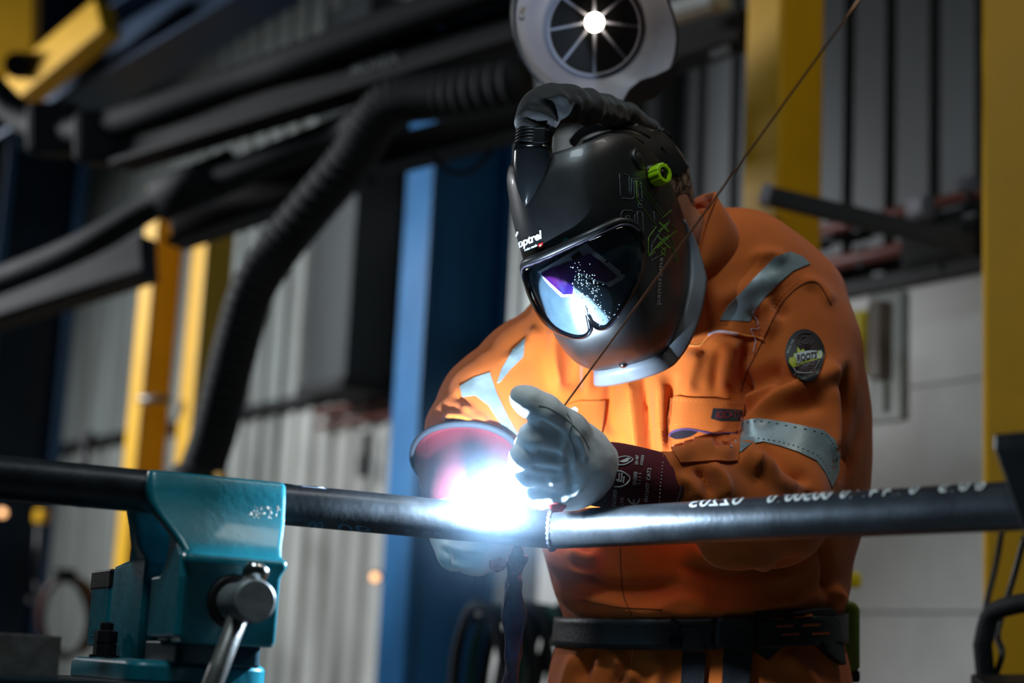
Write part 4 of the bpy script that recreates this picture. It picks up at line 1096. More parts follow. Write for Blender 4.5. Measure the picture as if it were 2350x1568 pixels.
for k, (r0, ph) in enumerate(((15, 0), (10, .6), (20, 1.1))):
    drape_line('patch_swirl', [pt(4 + r0 * math.cos(a + ph) * (1 + .08 * a), -32 + r0 * .9 * math.sin(a + ph)) for a in np.linspace(0, 4.2, 12)], CS, GR, patch, .0009, .0062, 40)
drape_line('patch_rim_line', [pe(a, .78) for a in np.linspace(2.6, 1.2, 14)], CS, WP, patch, .0008, .0064, 30)
drape_line('patch_rim_line', [pe(a, .80) for a in np.linspace(.9, .35, 8)], CS, WP, patch, .0008, .0064, 24, dash=3)
drape_text('patch_small_lettering', 'SINCE 1952', pt(-37, -6), (13, -32), (-4, -2), CS, WP, patch, .0, .0064)

# ---- belt, pouches
def belt_loop(y0s, y1s, off, nang=120):
    """loop round the waist; pixel height of lower and upper edge as function of bearing"""
    c0 = WD(1612, 1440, 3.0); R_ = []; 
    for i in range(nang):
        a = 2 * math.pi * i / nang; dv = Vector((math.sin(a), -math.cos(a), 0)); col = []
        f = math.cos(a)                                       # 1 at the front
        for j in range(6):
            t = j / 5; z = c0.z + (-.030 + .052 * t) - .012 * max(0, f) + .016 * math.sin(a)
            o = Vector((c0.x, c0.y, z)); h = CS.b.ray_cast(o, dv, .5); col.append((o, dv, (h[0] - o).length if h[0] is not None else .2))
        R_.append(col)
    R = np.array([[c[2] for c in col] for col in R_]); R[:] = R.max(1)[:, None] * .75 + R * .25
    for _ in range(3): R = (np.roll(R, 1, 0) + 2 * R + np.roll(R, -1, 0)) / 4
    return [[c[0] + c[1] * (R[i, j] + off) for j, c in enumerate(col)] for i, col in enumerate(R_)]
lo_ = belt_loop(0, 0, .003); mb = MB(); mb.loft(lo_ + lo_[:1], cap=False, closed=False)
belt = mb.build('belt', LEATHER, person, True, 'broad black leather work belt'); s = belt.modifiers.new('thick', 'SOLIDIFY'); s.thickness = .006; s.offset = 1
lo2 = belt_loop(0, 0, .006); BLS = Surf([v for r in lo2 for v in r], [(i * 6 + j, ((i + 1) % 120) * 6 + j, ((i + 1) % 120) * 6 + j + 1, i * 6 + j + 1) for i in range(120) for j in range(5)])
ALLV = list(map(tuple, CV)) + [tuple(v) for r in lo2 for v in r]
ALLF = [tuple(int(i) for i in f) for f in CQ] + [tuple(len(CV) + k for k in (i * 6 + j, ((i + 1) % 120) * 6 + j, ((i + 1) % 120) * 6 + j + 1, i * 6 + j + 1)) for i in range(120) for j in range(5)]
WS2 = Surf(ALLV, ALLF)
drape('belt_buckle', [(1538, 1420), (1556, 1420), (1556, 1488), (1538, 1488)], WS2, mat('gunmetal_buckle', (58, 60, 64), .3, .9, var=.1), belt, .004, .005, 8)
drape('belt_prong', [(1530, 1448), (1568, 1450), (1568, 1456), (1530, 1455)], WS2, MATS['gunmetal_buckle'], belt, .010, .003, 8)
drape('belt_end', [(1560, 1440), (1598, 1442), (1620, 1500), (1612, 1600), (1560, 1600), (1566, 1500)], WS2, LEATHER, belt, .004, .006, 12)
drape('tool_loop', [(1660, 1412), (1728, 1410), (1726, 1500), (1716, 1600), (1654, 1600), (1660, 1500)], WS2, LEATHER, belt, .006, .008, 12, 'broad black leather strap hanging from the belt')
drape('tool_holder', [(1732, 1402), (1830, 1396), (1902, 1392), (1912, 1440), (1925, 1528), (1900, 1512), (1870, 1482), (1800, 1475), (1760, 1515), (1730, 1495)], WS2, LEATHER, belt, .005, .010, 10, 'black leather tool holder on the belt')
for (x0, y0) in ((1756, 1412), (1814, 1407), (1774, 1434), (1830, 1432), (1786, 1454), (1850, 1452)):
    drape('holder_slot', [(x0, y0), (x0 + 38, y0 - 2), (x0 + 38, y0 + 4), (x0, y0 + 6)], WS2, mat('rust_lining', (150, 74, 30), .8, var=.2) if 'rust_lining' not in MATS else MATS['rust_lining'], belt, .0155, .0006, 6)
h = WS2.hit(1690, 1440)
drape('rivet', [(1690 + 5 * math.cos(a), 1455 + 5 * math.sin(a)) for a in np.linspace(0, 6.28, 12, endpoint=False)], WS2, BLACKP, belt, .015, .003, 4)
# green case clipped to the belt at the hip
gc = WD(1928, 1458, 3.03)
gm = mat('olive_green_plastic', (104, 128, 22), .55, var=.08)
rows = []
for t, hw in ((-.5, .030), (-.46, .034), (.40, .034), (.47, .028), (.5, .018)):
    rows.append([gc + UP * (.122 * t) + RT * (math.copysign(abs(math.cos(a)) ** .5, math.cos(a)) * hw) + FW * (math.copysign(abs(math.sin(a)) ** .5, math.sin(a)) * .022) for a in np.linspace(0, 2 * math.pi, 24, endpoint=False)])
MB().loft(rows).build('hip_case', gm, belt, True, label='green plastic case on the hip')
MB().box(gc - UP * .072 + RT * .008, (.05, .04, .022), (RT, FW, UP)).build('case_foot', BLACKP, belt, bev=.005)

# ---- gloves
def glove(name, prims_, h, label, folds_=(), it=2, kk=.008):
    V, Q = implicit(prims_, h, kk, it); V, Q = keep_largest(V, Q)
    V = sculpt(V, Q, [(f[0], f[1], f[2] * 1.5) for f in folds_])
    N = vnormals(V, Q)
    dd = np.array([noise.noise(Vector((v[0] * 55, v[1] * 55, v[2] * 55))) * .0009 + noise.noise(Vector((v[0] * 22, v[1] * 22, v[2] * 22))) * .0014 for v in V])
    V = V + N * dd[:, None]
    return mesh(name, V, Q, GLOVE, person, True, label), Surf(V, Q)
lg = []
# thumb
lg += chain([(1338, 1030, 2.6403, .034), (1304, 988, 2.6116, .0285), (1252, 946, 2.5870, .0240), (1214, 922, 2.5810, .0215), (1197, 911, 2.5810, .0185)], .012)
# heel and back of the hand
lg += chain([(1372, 1080, 2.6792, .043), (1322, 1072, 2.6537, .050), (1262, 1082, 2.6490, .046)], .03)
lg += chain([(1312, 1110, 2.6526, .040), (1248, 1118, 2.6540, .034)], .02) + chain([(1322, 1040, 2.6457, .036), (1275, 1040, 2.6290, .030)], .016)
# index finger: knuckle, middle joint, tip curled back to the rod
lg += chain([(1288, 1030, 2.6148, .0270), (1226, 1004, 2.5940, .0235)], .006) + chain([(1226, 1004, 2.5940, .0235), (1212, 1020, 2.6170, .0200), (1240, 1028, 2.6410, .0175)], .004)
# middle
lg += chain([(1276, 1062, 2.6170, .0260), (1202, 1050, 2.6010, .0225)], .005) + chain([(1202, 1050, 2.6010, .0225), (1196, 1070, 2.6290, .0190), (1226, 1074, 2.6490, .017)], .004)
# ring
lg += chain([(1268, 1092, 2.6240, .0240), (1199, 1090, 2.6140, .0210)], .005) + chain([(1199, 1090, 2.6140, .0210), (1200, 1106, 2.6370, .018), (1226, 1104, 2.6540, .0165)], .004)
# little finger
lg += chain([(1272, 1122, 2.6340, .0220), (1216, 1122, 2.6290, .0185)], .005) + chain([(1216, 1122, 2.6290, .0185), (1218, 1132, 2.6490, .016), (1244, 1128, 2.6590, .015)], .004)
lfold = [([(1290, 1000), (1262, 985), (1236, 968)], 7, -.006), ([(1232, 1036), (1262, 1042), (1288, 1046)], 6, -.004), ([(1222, 1072), (1250, 1078), (1290, 1080)], 6, -.003),
         ([(1290, 1040), (1310, 1090), (1312, 1150)], 10, -.003), ([(1256, 1110), (1290, 1100), (1330, 1060)], 10, .003), ([(1230, 1130), (1280, 1136), (1330, 1110)], 10, -.003),
         ([(1250, 1150), (1300, 1148), (1345, 1110)], 9, .003), ([(1318, 990), (1335, 1020), (1345, 1060)], 7, .003), ([(1240, 1060), (1290, 1065), (1335, 1040)], 10, .002), ([(1300, 1010), (1290, 1040), (1300, 1070)], 8, .003)]
gl, GLS = glove('glove', lg, .0032, 'pale leather glove on the left hand, thumb raised over the rod', lfold)
drape_line('glove_seam', [(1300, 948), (1312, 970), (1306, 1000), (1318, 1030), (1322, 1056)], GLS, mat('pale_seam', (150, 158, 158), .8, var=0), gl, .0009, .0002, 40)
drape_line('glove_seam', [(1236, 930), (1262, 938), (1300, 962), (1336, 1000), (1352, 1030)], GLS, MATS['pale_seam'], gl, .0008, .0002, 40)
drape('fingertip_patch', [(1258, 1156), (1282, 1154), (1300, 1160), (1290, 1172), (1268, 1174)], GLS, mat('red_suede', (196, 52, 58), .8, var=.3, vscale=200), gl, .0006, .0014, 5)
# left cuff: dark red gauntlet over the sleeve end
def gauntlet(name, P, mat_, parent, n=40, seg=40, label=None, squash=1.0, wob=.0):
    q = spline(P, n); rings = []; pts = [WD(*p[:3]) for p in q]
    for i, p in enumerate(pts):
        t = (pts[min(i + 1, n - 1)] - pts[max(i - 1, 0)]).normalized()
        a = (UP - t * UP.dot(t)).normalized(); b = t.cross(a); r = q[i][3] * DD(q[i][2]) / q[i][2]
        rings.append([p + (a * math.cos(x) + b * (squash * math.sin(x))) * (r * (1 + wob * (math.sin(3 * x + i * .12) + .6 * math.sin(5 * x - i * .2)))) for x in np.linspace(0, 2 * math.pi, seg, endpoint=False)])
    mb = MB(); mb.loft(rings, cap=False); o = mb.build(name, mat_, parent, True, label)
    s = o.modifiers.new('thick', 'SOLIDIFY'); s.thickness = .003; s.offset = -1
    return o, mb, rings
lc, lcm, lcr = gauntlet('cuff', [(1348, 1088, 2.67, .046), (1372, 1090, 2.68, .049), (1400, 1092, 2.69, .0515), (1450, 1102, 2.712, .0535), (1526, 1122, 2.735, .0560)], CUFF, gl, label='dark red cuff printed with white marks', squash=.95, wob=.012)
LCS = Surf(lcm.v, lcm.f)
MB().tube(lcr[-1] + lcr[-1][:1], .0035, 8, cap=False).build('cuff_hem', mat('dark_hem', (58, 26, 34), .9, var=.1), gl, True)
MB().tube(lcr[0] + lcr[0][:1], .0022, 6, cap=False).build('cuff_seam', MATS['dark_hem'], gl, True)
WT_ = mat('white_stitch', (206, 206, 204), .7, var=0)
drape_line('cuff_stitching', [(1521, 1062), (1518, 1090), (1515, 1120), (1513, 1152)], LCS, WT_, gl, .0008, .0008, 70, dash=3)
drape_line('cuff_stitching', [(1366, 1048), (1356, 1075), (1351, 1110), (1350, 1140)], LCS, WT_, gl, .0006, .0008, 70, dash=3)
drape_line('cuff_stitching', [(1374, 1048), (1364, 1075), (1359, 1110), (1358, 1140)], LCS, WT_, gl, .0006, .0008, 70, dash=3)
def cuff_text(body, x, y, ln, hgt, lean=.03, b=.012):
    # lettering runs up the cuff: baseline to the right, as in the photograph
    return drape_text('cuff_print', body, (x, y), (ln * lean, -ln), (-hgt, -hgt * lean), LCS, WHITEP, gl, b, .0012)
cuff_text('EN12477  CAT2', 1486, 1151, 76, 8.5, .10)
cuff_text('EN388', 1459, 1113, 29, 8.5, .10)
cuff_text('1 1 1 1', 1469, 1111, 24, 7.5, .10)
cuff_text('EN 407', 1463, 1067, 21, 7, .10)
cuff_text('41XXXX', 1474, 1069, 23, 6.5, .16)
cuff_text('NG3835', 1413, 1160, 36, 8.5, .06)
cuff_text(':10', 1430, 1158, 17, 7.5, .05)
# CE mark: two open arcs
for cx in (1441,):
    drape_line('cuff_print', [(cx, 1143), (cx + 4, 1151), (cx + 14, 1156), (cx + 23, 1152), (cx + 26, 1144)], LCS, WHITEP, gl, .0016, .0006, 24)
    drape_line('cuff_print', [(cx + 13, 1156), (cx + 13, 1145)], LCS, WHITEP, gl, .0014, .0006, 8)
# shield with hammer
drape_line('cuff_print', [(1410, 1082), (1424, 1082), (1436, 1088), (1445, 1098), (1438, 1110), (1424, 1117), (1409, 1117)], LCS, WHITEP, gl, .0011, .0006, 50)
for P in ([(1421, 1086), (1420, 1105)], [(1427, 1086), (1426, 1105)], [(1432, 1094), (1430, 1110)], [(1414, 1101), (1422, 1103)], [(1417, 1105), (1428, 1105)], [(1414, 1101), (1417, 1105)]):
    drape_line('cuff_print', P, LCS, WHITEP, gl, .0009, .0006, 8)
# flame shield
drape_line('cuff_print', [(1410, 1068), (1416, 1053), (1434, 1048), (1444, 1050), (1452, 1055), (1444, 1062), (1432, 1067), (1411, 1068)], LCS, WHITEP, gl, .0009, .0006, 50)
drape('cuff_print', [(1420, 1060), (1432, 1055), (1440, 1051), (1447, 1054), (1440, 1056), (1442, 1059), (1432, 1062)], LCS, WHITEP, gl, .0004, .0006, 3)
# maker's arrow and slanted word
drape_line('cuff_print', [(1383, 1078), (1392, 1066), (1397, 1061), (1404, 1070), (1409, 1085), (1408, 1103), (1398, 1108)], LCS, WHITEP, gl, .0007, .0006, 50)
drape_line('cuff_print', [(1379, 1078), (1396, 1088)], LCS, WHITEP, gl, .0013, .0006, 12)
for k in range(2): drape_line('cuff_print', [(1387 + 4 * k, 1076 + 3 * k), (1396 + 2 * k, 1070 + 4 * k), (1402 + 2 * k, 1077 + 3 * k)], LCS, WHITEP, gl, .0009, .0006, 14)
drape_text('cuff_print', 'WELD', (1406, 1108), (0, -26), (-9, -2), LCS, WHITEP, gl, .012, .0012)
drape_text('cuff_print', 'ELITE', (1372, 1140), (24, -22), (-6, -6), LCS, mat('slate_blue_print', (84, 96, 118), .6, var=0), gl, .012, .0012)
drape_line('cuff_print', [(1385, 1156), (1388, 1147), (1392, 1145), (1391, 1150)], LCS, MATS['slate_blue_print'], gl, .0007, .0006, 16)
drape_line('cuff_print', [(1370, 1144), (1386, 1128), (1398, 1110)], LCS, MATS['slate_blue_print'], gl, .0006, .0006, 20)
# right glove, hanging behind and below the pipe round the torch
rg = []
rg += chain([(1062, 1150, 2.80, .045), (1070, 1210, 2.79, .048), (1090, 1262, 2.785, .042)], .02)
rg += chain([(1030, 1225, 2.775, .032), (1045, 1268, 2.765, .030)], .014)
for k, (x, y, d) in enumerate(((1150, 1255, 2.755), (1140, 1276, 2.758), (1122, 1290, 2.765), (1098, 1296, 2.775))):
    rg += chain([(1060 + 2 * k, 1240 + 12 * k, 2.745, .022), (1108 - 3 * k, 1250 + 13 * k, 2.735 + .004 * k, .0200), (x, y, d, .0175), (x + 8, y - 6, d + .03, .015)], .005)
rg += chain([(1052, 1190, 2.76, .025), (1095, 1205, 2.745, .022), (1130, 1222, 2.745, .019), (1152, 1236, 2.755, .016)], .006)
rfold = [([(1010, 1262), (1060, 1278), (1110, 1272)], 6, -.003), ([(1012, 1245), (1060, 1262), (1125, 1262)], 7, .003), ([(1030, 1290), (1070, 1300), (1110, 1292)], 6, .003)]
gr, GRS = glove('glove', rg, .0036, 'pale leather glove on the right hand, gripping the torch below the pipe', rfold)
rc, rcm, rcr = gauntlet('cuff', [(1062, 1168, 2.80, .050), (1062, 1140, 2.806, .062), (1066, 1105, 2.832, .074), (1070, 1075, 2.852, .084), (1072, 1056, 2.865, .090)], CUFF, gr, label='dark red cuff of the right glove', squash=1.0, wob=.012)
MB().tube(rcr[-1] + rcr[-1][:1], .006, 8, cap=False).build('cuff_hem', mat('blue_grey_hem', (48, 54, 64), .8, var=.1), gr, True)
drape('finger_patch', [(1122, 1288), (1150, 1280), (1162, 1290), (1156, 1306), (1138, 1312), (1124, 1304)], GRS, mat('orange_suede', (190, 84, 58), .8, var=.1), gr, .0006, .0016, 5)
# boots
for hpt, dx in ((hip, -.03), (hip2, .05)):
    c = Vector((hpt.x + dx * 1.3, hpt.y + .06, 0))
    V, Q = implicit([(c + Vector((0, .03, .05)), c + Vector((0, .03, .16)), .052, .055), (c + Vector((0, .02, .052)), c + Vector((0, -.16, .045)), .05, .042)], .008, .03, 2)
    V[:, 2] = np.maximum(V[:, 2], .001)
    mesh('boot', V, Q, LEATHER, person, True)
# ================================================================== HEAD AND HELMET
# head frame fitted to the photograph: x worker's left, y forward, z up
_a, _b, _c = .36, -.235, -.25
Rz = Matrix(((math.cos(_a), -math.sin(_a), 0), (math.sin(_a), math.cos(_a), 0), (0, 0, 1)))
Rxx = Matrix(((1, 0, 0), (0, math.cos(_b), -math.sin(_b)), (0, math.sin(_b), math.cos(_b))))
Ryy = Matrix(((math.cos(_c), 0, math.sin(_c)), (0, 1, 0), (-math.sin(_c), 0, math.cos(_c))))
HM = Matrix(((1, 0, 0), (0, 0, 1), (0, 1, 0))) @ (Ryy @ Rz @ Rxx)       # head -> camera axes (right, up, towards viewer)
HDEP = 2.955
HS = 1580.0 * HDEP / FPX
HC = W(1374, 504, HDEP)
def head(x, y, z):
    c = HM @ Vector((x, y, z)) * HS
    return HC + RT * c.x + UP * c.y - FW * c.z
def unhead(p):
    q = p - HC; c = Vector((q.dot(RT), q.dot(UP), -q.dot(FW))) / HS
    return HM.transposed() @ c
hax = [(head(*e) - HC).normalized() for e in ((1, 0, 0), (0, 1, 0), (0, 0, 1))]
helmet = thing('welding_helmet', 'black welding helmet with clear curved visor, lime knob and air duct on top', 'helmet', HC)
# profile of the shell: z, half width, front y, back y
prof = [(.128, .066, .122, .080), (.122, .078, .130, .058), (.105, .092, .146, .022), (.070, .102, .166, -.018), (.035, .1065, .181, -.038), (.0, .1085, .188, -.048), (-.040, .1085, .190, -.054), (-.080, .106, .186, -.054),
        (-.110, .101, .181, -.030), (-.130, .0965, .175, -.010), (-.150, .090, .162, .016), (-.170, .080, .143, .042), (-.185, .067, .124, .060), (-.195, .054, .108, .070)]
pz = spline(prof, 80)
EX, EY = 2.9, 2.2
def shell_pt(i, th):
    z, w, yf, yb = pz[i]; s, c = math.sin(th), math.cos(th)
    return w * math.copysign(abs(s) ** (2 / EX), s), yb + (yf - yb) * max(0, c) ** (2 / EY), z
def shell_y(x, z):
    w = np.interp(-z, -pz[:, 0], pz[:, 1]); yf = np.interp(-z, -pz[:, 0], pz[:, 2]); yb = np.interp(-z, -pz[:, 0], pz[:, 3])
    return yb + (yf - yb) * max(0, 1 - min(1, abs(x) / w) ** EX) ** (1 / EY)
NT = 110
SV = [head(*shell_pt(i, -math.pi / 2 + math.pi * j / NT)) for i in range(len(pz)) for j in range(NT + 1)]
SF = [(i * (NT + 1) + j, i * (NT + 1) + j + 1, (i + 1) * (NT + 1) + j + 1, (i + 1) * (NT + 1) + j) for i in range(len(pz) - 1) for j in range(NT)]
def orient(o, ref):
    me = o.data; s = sum((p.normal.dot(ref) * p.area for p in me.polygons))
    if s < 0: me.flip_normals()
    return o
shell = orient(mesh('shell', SV, SF, SHELL, helmet, True), hax[1])
s = shell.modifiers.new('thick', 'SOLIDIFY'); s.thickness = .004; s.offset = -1
HSF = Surf(SV, SF)
class HeadSurf:
    """front of the shell as a height field over (x, z) in millimetres of the head frame"""
    def hit(s, u, v):
        x, z = u / 1000, v / 1000; e = .002
        p = head(x, shell_y(x, z), z)
        a = head(x + e, shell_y(x + e, z), z) - head(x - e, shell_y(x - e, z), z); b = head(x, shell_y(x, z + e), z + e) - head(x, shell_y(x, z - e), z - e)
        n = a.cross(b).normalized(); n = -n if n.dot(hax[1]) < 0 else n
        return p, n
HF = HeadSurf()
def loc(px, py):
    h = HSF.hit(px, py); q = unhead(h[0]); return (q.x * 1000, q.z * 1000)
near = [loc(*p) for p in ((1390, 529), (1428, 517), (1456, 530), (1471, 556), (1474, 590), (1466, 632), (1446, 676), (1424, 712), (1404, 740), (1386, 752), (1368, 748))]
topc = (0, loc(1305, 570)[1]); botc = (0, loc(1343, 722)[1])
outline = [topc] + near + [botc] + [(-x, z - .30 * x) for x, z in reversed(near)]
outline = spline(outline, 96, True).tolist()
def shrink(P, f):
    c = np.mean(P, axis=0); return [tuple(c + (np.array(p) - c) * f) for p in P]
drape('visor_recess', outline, HF, mat('slate_interior', (84, 104, 118), .3, var=.15, vscale=30), helmet, .0006, .0012, 9)
# auto-darkening cassette: pale frame and dark lens with nose notch
FRM = mat('pale_cassette_frame', (228, 236, 244), .4, var=.05)
PUR = mat('dark_purple_filter', (92, 30, 104), .08, 0, var=.3, vscale=25, col2=(24, 28, 110), coat=1.0, spec=.8)
cas = drape('cassette_frame', [(1238, 622), (1275, 600), (1346, 557), (1360, 572), (1433, 632), (1424, 642), (1397, 658), (1389, 651), (1364, 644), (1335, 630), (1324, 626), (1321, 640), (1320, 678), (1291, 680), (1262, 652)], HSF, FRM, helmet, .0030, .0014, 7)
drape('filter_lens', [(1246, 626), (1270, 612), (1288, 607), (1314, 597), (1354, 581), (1382, 602), (1414, 634), (1392, 648), (1364, 640), (1335, 625), (1321, 629), (1316, 672), (1295, 673), (1268, 648)], HSF, PUR, cas, .0050, .0008, 6)
drape('sensor_bar', [(1312, 588), (1330, 576), (1338, 586), (1318, 596)], HSF, mat('grey_solar_cell', (52, 56, 66), .2, var=.2, vscale=60), cas, .0050, .0010, 5)
for x, y in ((1294, 606), (1303, 603), (1424, 626), (1390, 600)):
    drape('cassette_stud', [(x + 2.6 * math.cos(a), y + 2.6 * math.sin(a)) for a in np.linspace(0, 6.28, 10, endpoint=False)], HSF, BLACKP, cas, .0052, .0012, 2)
# nose seal below the lens
NOSE = mat('grey_nose_seal', (112, 134, 148), .4, var=.15, vscale=60)
drape('nose_seal', [(1322, 640), (1340, 636), (1366, 650), (1394, 662), (1404, 690), (1398, 730), (1384, 742), (1362, 730), (1342, 712), (1326, 712), (1318, 690)], HSF, NOSE, helmet, .0026, .0040, 6, curve=True)
# gasket round the window
def head_line(name, P, m, r, off, n=120, closed=False, seg=10):
    q = spline(P, n, closed); pts = []
    for u, v in q:
        h = HF.hit(u, v); pts.append(h[0] + h[1] * off)
    if closed: pts.append(pts[0])
    return MB().tube(pts, r, seg, cap=not closed).build(name, m, helmet, True)
head_line('window_gasket', outline[::2], mat('dark_gasket', (34, 40, 48), .25, var=.05), .0040, .0015, 160, True)
# clear bulged cover lens
gm = bpy.data.materials.new('clear_polycarbonate'); gm.use_nodes = True; nt = gm.node_tree; nt.nodes.clear()
out = nt.nodes.new('ShaderNodeOutputMaterial'); mx = nt.nodes.new('ShaderNodeMixShader'); tr = nt.nodes.new('ShaderNodeBsdfTransparent'); gg = nt.nodes.new('ShaderNodeBsdfGlossy'); fr_ = nt.nodes.new('ShaderNodeFresnel')
fr_.inputs['IOR'].default_value = 1.5; gg.inputs['Roughness'].default_value = .06; tr.inputs['Color'].default_value = (.90, .94, .96, 1)
nzz = nt.nodes.new('ShaderNodeTexNoise'); nzz.inputs['Scale'].default_value = 220; bpz = nt.nodes.new('ShaderNodeBump'); bpz.inputs['Strength'].default_value = .03; bpz.inputs['Distance'].default_value = .002
nt.links.new(nzz.outputs['Fac'], bpz.inputs['Height']); nt.links.new(bpz.outputs[0], gg.inputs['Normal'])
nt.links.new(fr_.outputs[0], mx.inputs[0]); nt.links.new(tr.outputs[0], mx.inputs[1]); nt.links.new(gg.outputs[0], mx.inputs[2]); nt.links.new(mx.outputs[0], out.inputs[0])
N_ = 96; rings = []
ctr = np.mean(outline, axis=0)
for f, off in ((1.0, .002), (.985, .009), (.96, .0125), (.90, .0145), (.75, .0155), (.5, .016), (.25, .016), (.02, .016)):
    r_ = []
    for p in outline:
        q = ctr + (np.array(p) - ctr) * f; h = HF.hit(q[0], q[1]); r_.append(h[0] + h[1] * off)
    rings.append(r_)
mb = MB(); mb.loft(rings, cap=False); o = mb.build('cover_lens', gm, helmet, True); orient(o, hax[1]); o['label'] = 'clear curved cover lens with bright reflections'
LENS = Surf(mb.v, mb.f)
# spatter specks stuck on the lens
SPK = mat('spatter_speck', (200, 225, 240), .3, .3, var=0)
random.seed(5); mb = MB()
for k in range(150):
    t = random.random(); x = 1325 + 60 * t + random.gauss(0, 14 + 8 * t); y = 615 + 115 * t + random.gauss(0, 14)
    h = LENS.hit(x, y)
    if h: mb.tube([h[0], h[0] + h[1] * .0008], random.uniform(.0004, .0011), 6)
o = mb.build('spatter', SPK, helmet, True); o['kind'] = 'stuff'
# brow ridge over the window
br = [(-x, z - .30 * x) for x, z in reversed(near[:4])] + [topc] + near[:4]
br = [(x, z + 4) for x, z in br]
head_line('brow_ridge', br, SHELL, .0075, .004, 80)
head_line('brow_highlight_strip', [(x, z - 5) for x, z in br[1:-1]], mat('brow_highlight_grey', (96, 92, 112), .3, .2, var=.05), .0030, .0085, 80)  # purplish grey strip that paints a lit edge along the brow
# small sensor dot above the window
drape('sensor_dot', [(1300 + 8 * math.cos(a), 554 + 8 * math.sin(a)) for a in np.linspace(0, 6.28, 16, endpoint=False)], HSF, mat('green_sensor', (24, 92, 84), .2, var=0), shell, .001, .002, 4)
# pale flared flange along the lower rim
def rim_pt(i, sgn): return shell_pt(i, sgn * math.pi / 2 * .999)
i0 = int(np.argmin(np.abs(pz[:, 0] + .045)))
path = [rim_pt(i, 1) for i in range(i0, len(pz))] + [shell_pt(len(pz) - 1, th) for th in np.linspace(math.pi / 2, -math.pi / 2, 30)[1:-1]] + [rim_pt(i, -1) for i in range(len(pz) - 1, i0 - 1, -1)]
rows = []
_pp = np.array(path)
for _ in range(10): _pp[1:-1] = (_pp[:-2] + 2 * _pp[1:-1] + _pp[2:]) / 4
path = [tuple(q) for q in _pp]
for k, (x, y, z) in enumerate(path):
    e = min(1, k / 14, (len(path) - 1 - k) / 14)
    lowness = min(1, max(0, (-z - .05) / .14))
    e *= .12 if x < -.05 else 1.0
    dx = (x / .1) * .8; v = Vector((dx, -.30 + .15 * lowness, -.15 - .75 * lowness)).normalized() * (.026 * e)
    n_ = Vector((dx * .5, .9, -.2)).normalized() * .004
    p0 = Vector((x, y, z)); rows.append([head(*(p0 + n_ * .2 + Vector((0, .004, .002)))), head(*(p0 + v * .35 + n_)), head(*(p0 + v * .8 + n_ * .8)), head(*(p0 + v * 1.0)), head(*(p0 + v * .95 - n_ * .8))])
mb = MB(); mb.loft(rows, cap=False, closed=False); o = mb.build('rim_flange', mat('grey_flange_plastic', (126, 132, 140), .36, var=.08, vscale=25), helmet, True)
s = o.modifiers.new('thick', 'SOLIDIFY'); s.thickness = .002
h = HSF.hit(1430, 838)
if h: MB().lathe(h[0], h[1], [(0, .007), (.003, .0065), (.005, .003), (.0055, 0)], 16).build('chin_stud', CHROME, helmet, True)
# round pivot cover and lime adjusting knob
h = HSF.hit(1464, 366)
MB().lathe(h[0] - h[1] * .002, h[1], [(0, .019), (.005, .019), (.007, .0165), (.006, .013), (.008, .010), (.009, 0)], 32).build('pivot_cover', SHELL, helmet, True)
kn = head(.106, .010, .052); ka = (hax[0] * .85 - FW * .55 + hax[2] * .05).normalized()
kp = W(1512, 402, (kn - EYE).dot(FW) - .030)
def gear(o, ax, prof, lobes, amp, seg=60):
    a = (UP - ax * UP.dot(ax)).normalized(); b = ax.cross(a)
    return MB().loft([[o + ax * t + (a * math.cos(x) + b * math.sin(x)) * (r * (1 + (amp * (1 if math.cos(lobes * x) > -.2 else -1)) * g)) for x in np.linspace(0, 2 * math.pi, seg, endpoint=False)] for t, r, g in prof], cap=False)
gear(kp - ka * .010, ka, [(0, .0165, 1), (.016, .0175, 1), (.0225, .0172, 1), (.024, .0155, .2), (.024, .0105, 0), (.012, .0098, 0), (.010, .002, 0)], 11, .035).build('adjust_knob', LIME, helmet, False, label='lime green ribbed adjusting knob')
MB().lathe(kp - ka * .012, ka, [(0, .009), (.020, .0085), (.024, .006), (.024, 0)], 20).build('knob_core', BLACKP, helmet, True)
MB().lathe(kp - ka * .030, ka, [(0, .024), (.018, .022), (.021, .018)], 28).build('knob_base', BLACKP, helmet, True)

# ---- printing on the shell
drape_text('brand_lettering', 'optrel', (1190, 577), (54, -23), (-2, -26), HSF, WHITEP, shell, .035, .0010, .95, label='white brand lettering')
drape_line('brand_arc', [(1188, 532), (1183, 550), (1184, 568), (1192, 587)], HSF, WHITEP, shell, .0014, .0005, 24)
drape_text('small_lettering', 'swiss made', (1205, 577), (29, -12), (-1, -6), HSF, WHITEP, shell, .02, .0010)
drape('cross_badge', [(1236, 560), (1246, 556), (1247, 567), (1237, 571)], HSF, mat('red_badge', (170, 30, 32), .5, var=0), shell, .0004, .0006, 4)
drape('badge_cross', [(1240, 562), (1243, 561), (1242.6, 565), (1239.6, 566)], HSF, WHITEP, shell, .0010, .0004, 3)
drape_text('model_lettering', 'panorama', (1517, 699), (7, -108), (-11, 0), HSF, mat('dim_grey_lettering', (168, 170, 174), .5, var=0), shell, .012, .0010, 1.1)
drape_text('model_lettering', 'xx', (1525, 588), (3, -22), (-11, 0), HSF, GREENP, shell, .012, .0010)
def outline_print(P, m, closed=True, r=.0007):
    P = list(P) + ([P[0]] if closed else [])
    mb = MB()
    for a, b in zip(P[:-1], P[1:]):
        H = [HSF.hit(a[0] + (b[0] - a[0]) * t, a[1] + (b[1] - a[1]) * t) for t in np.linspace(0, 1, 6)]
        H = [h[0] + h[1] * .0004 for h in H if h]
        if len(H) > 1: mb.tube(H, r, 5)
    return mb.build('line_print', m, shell, True)
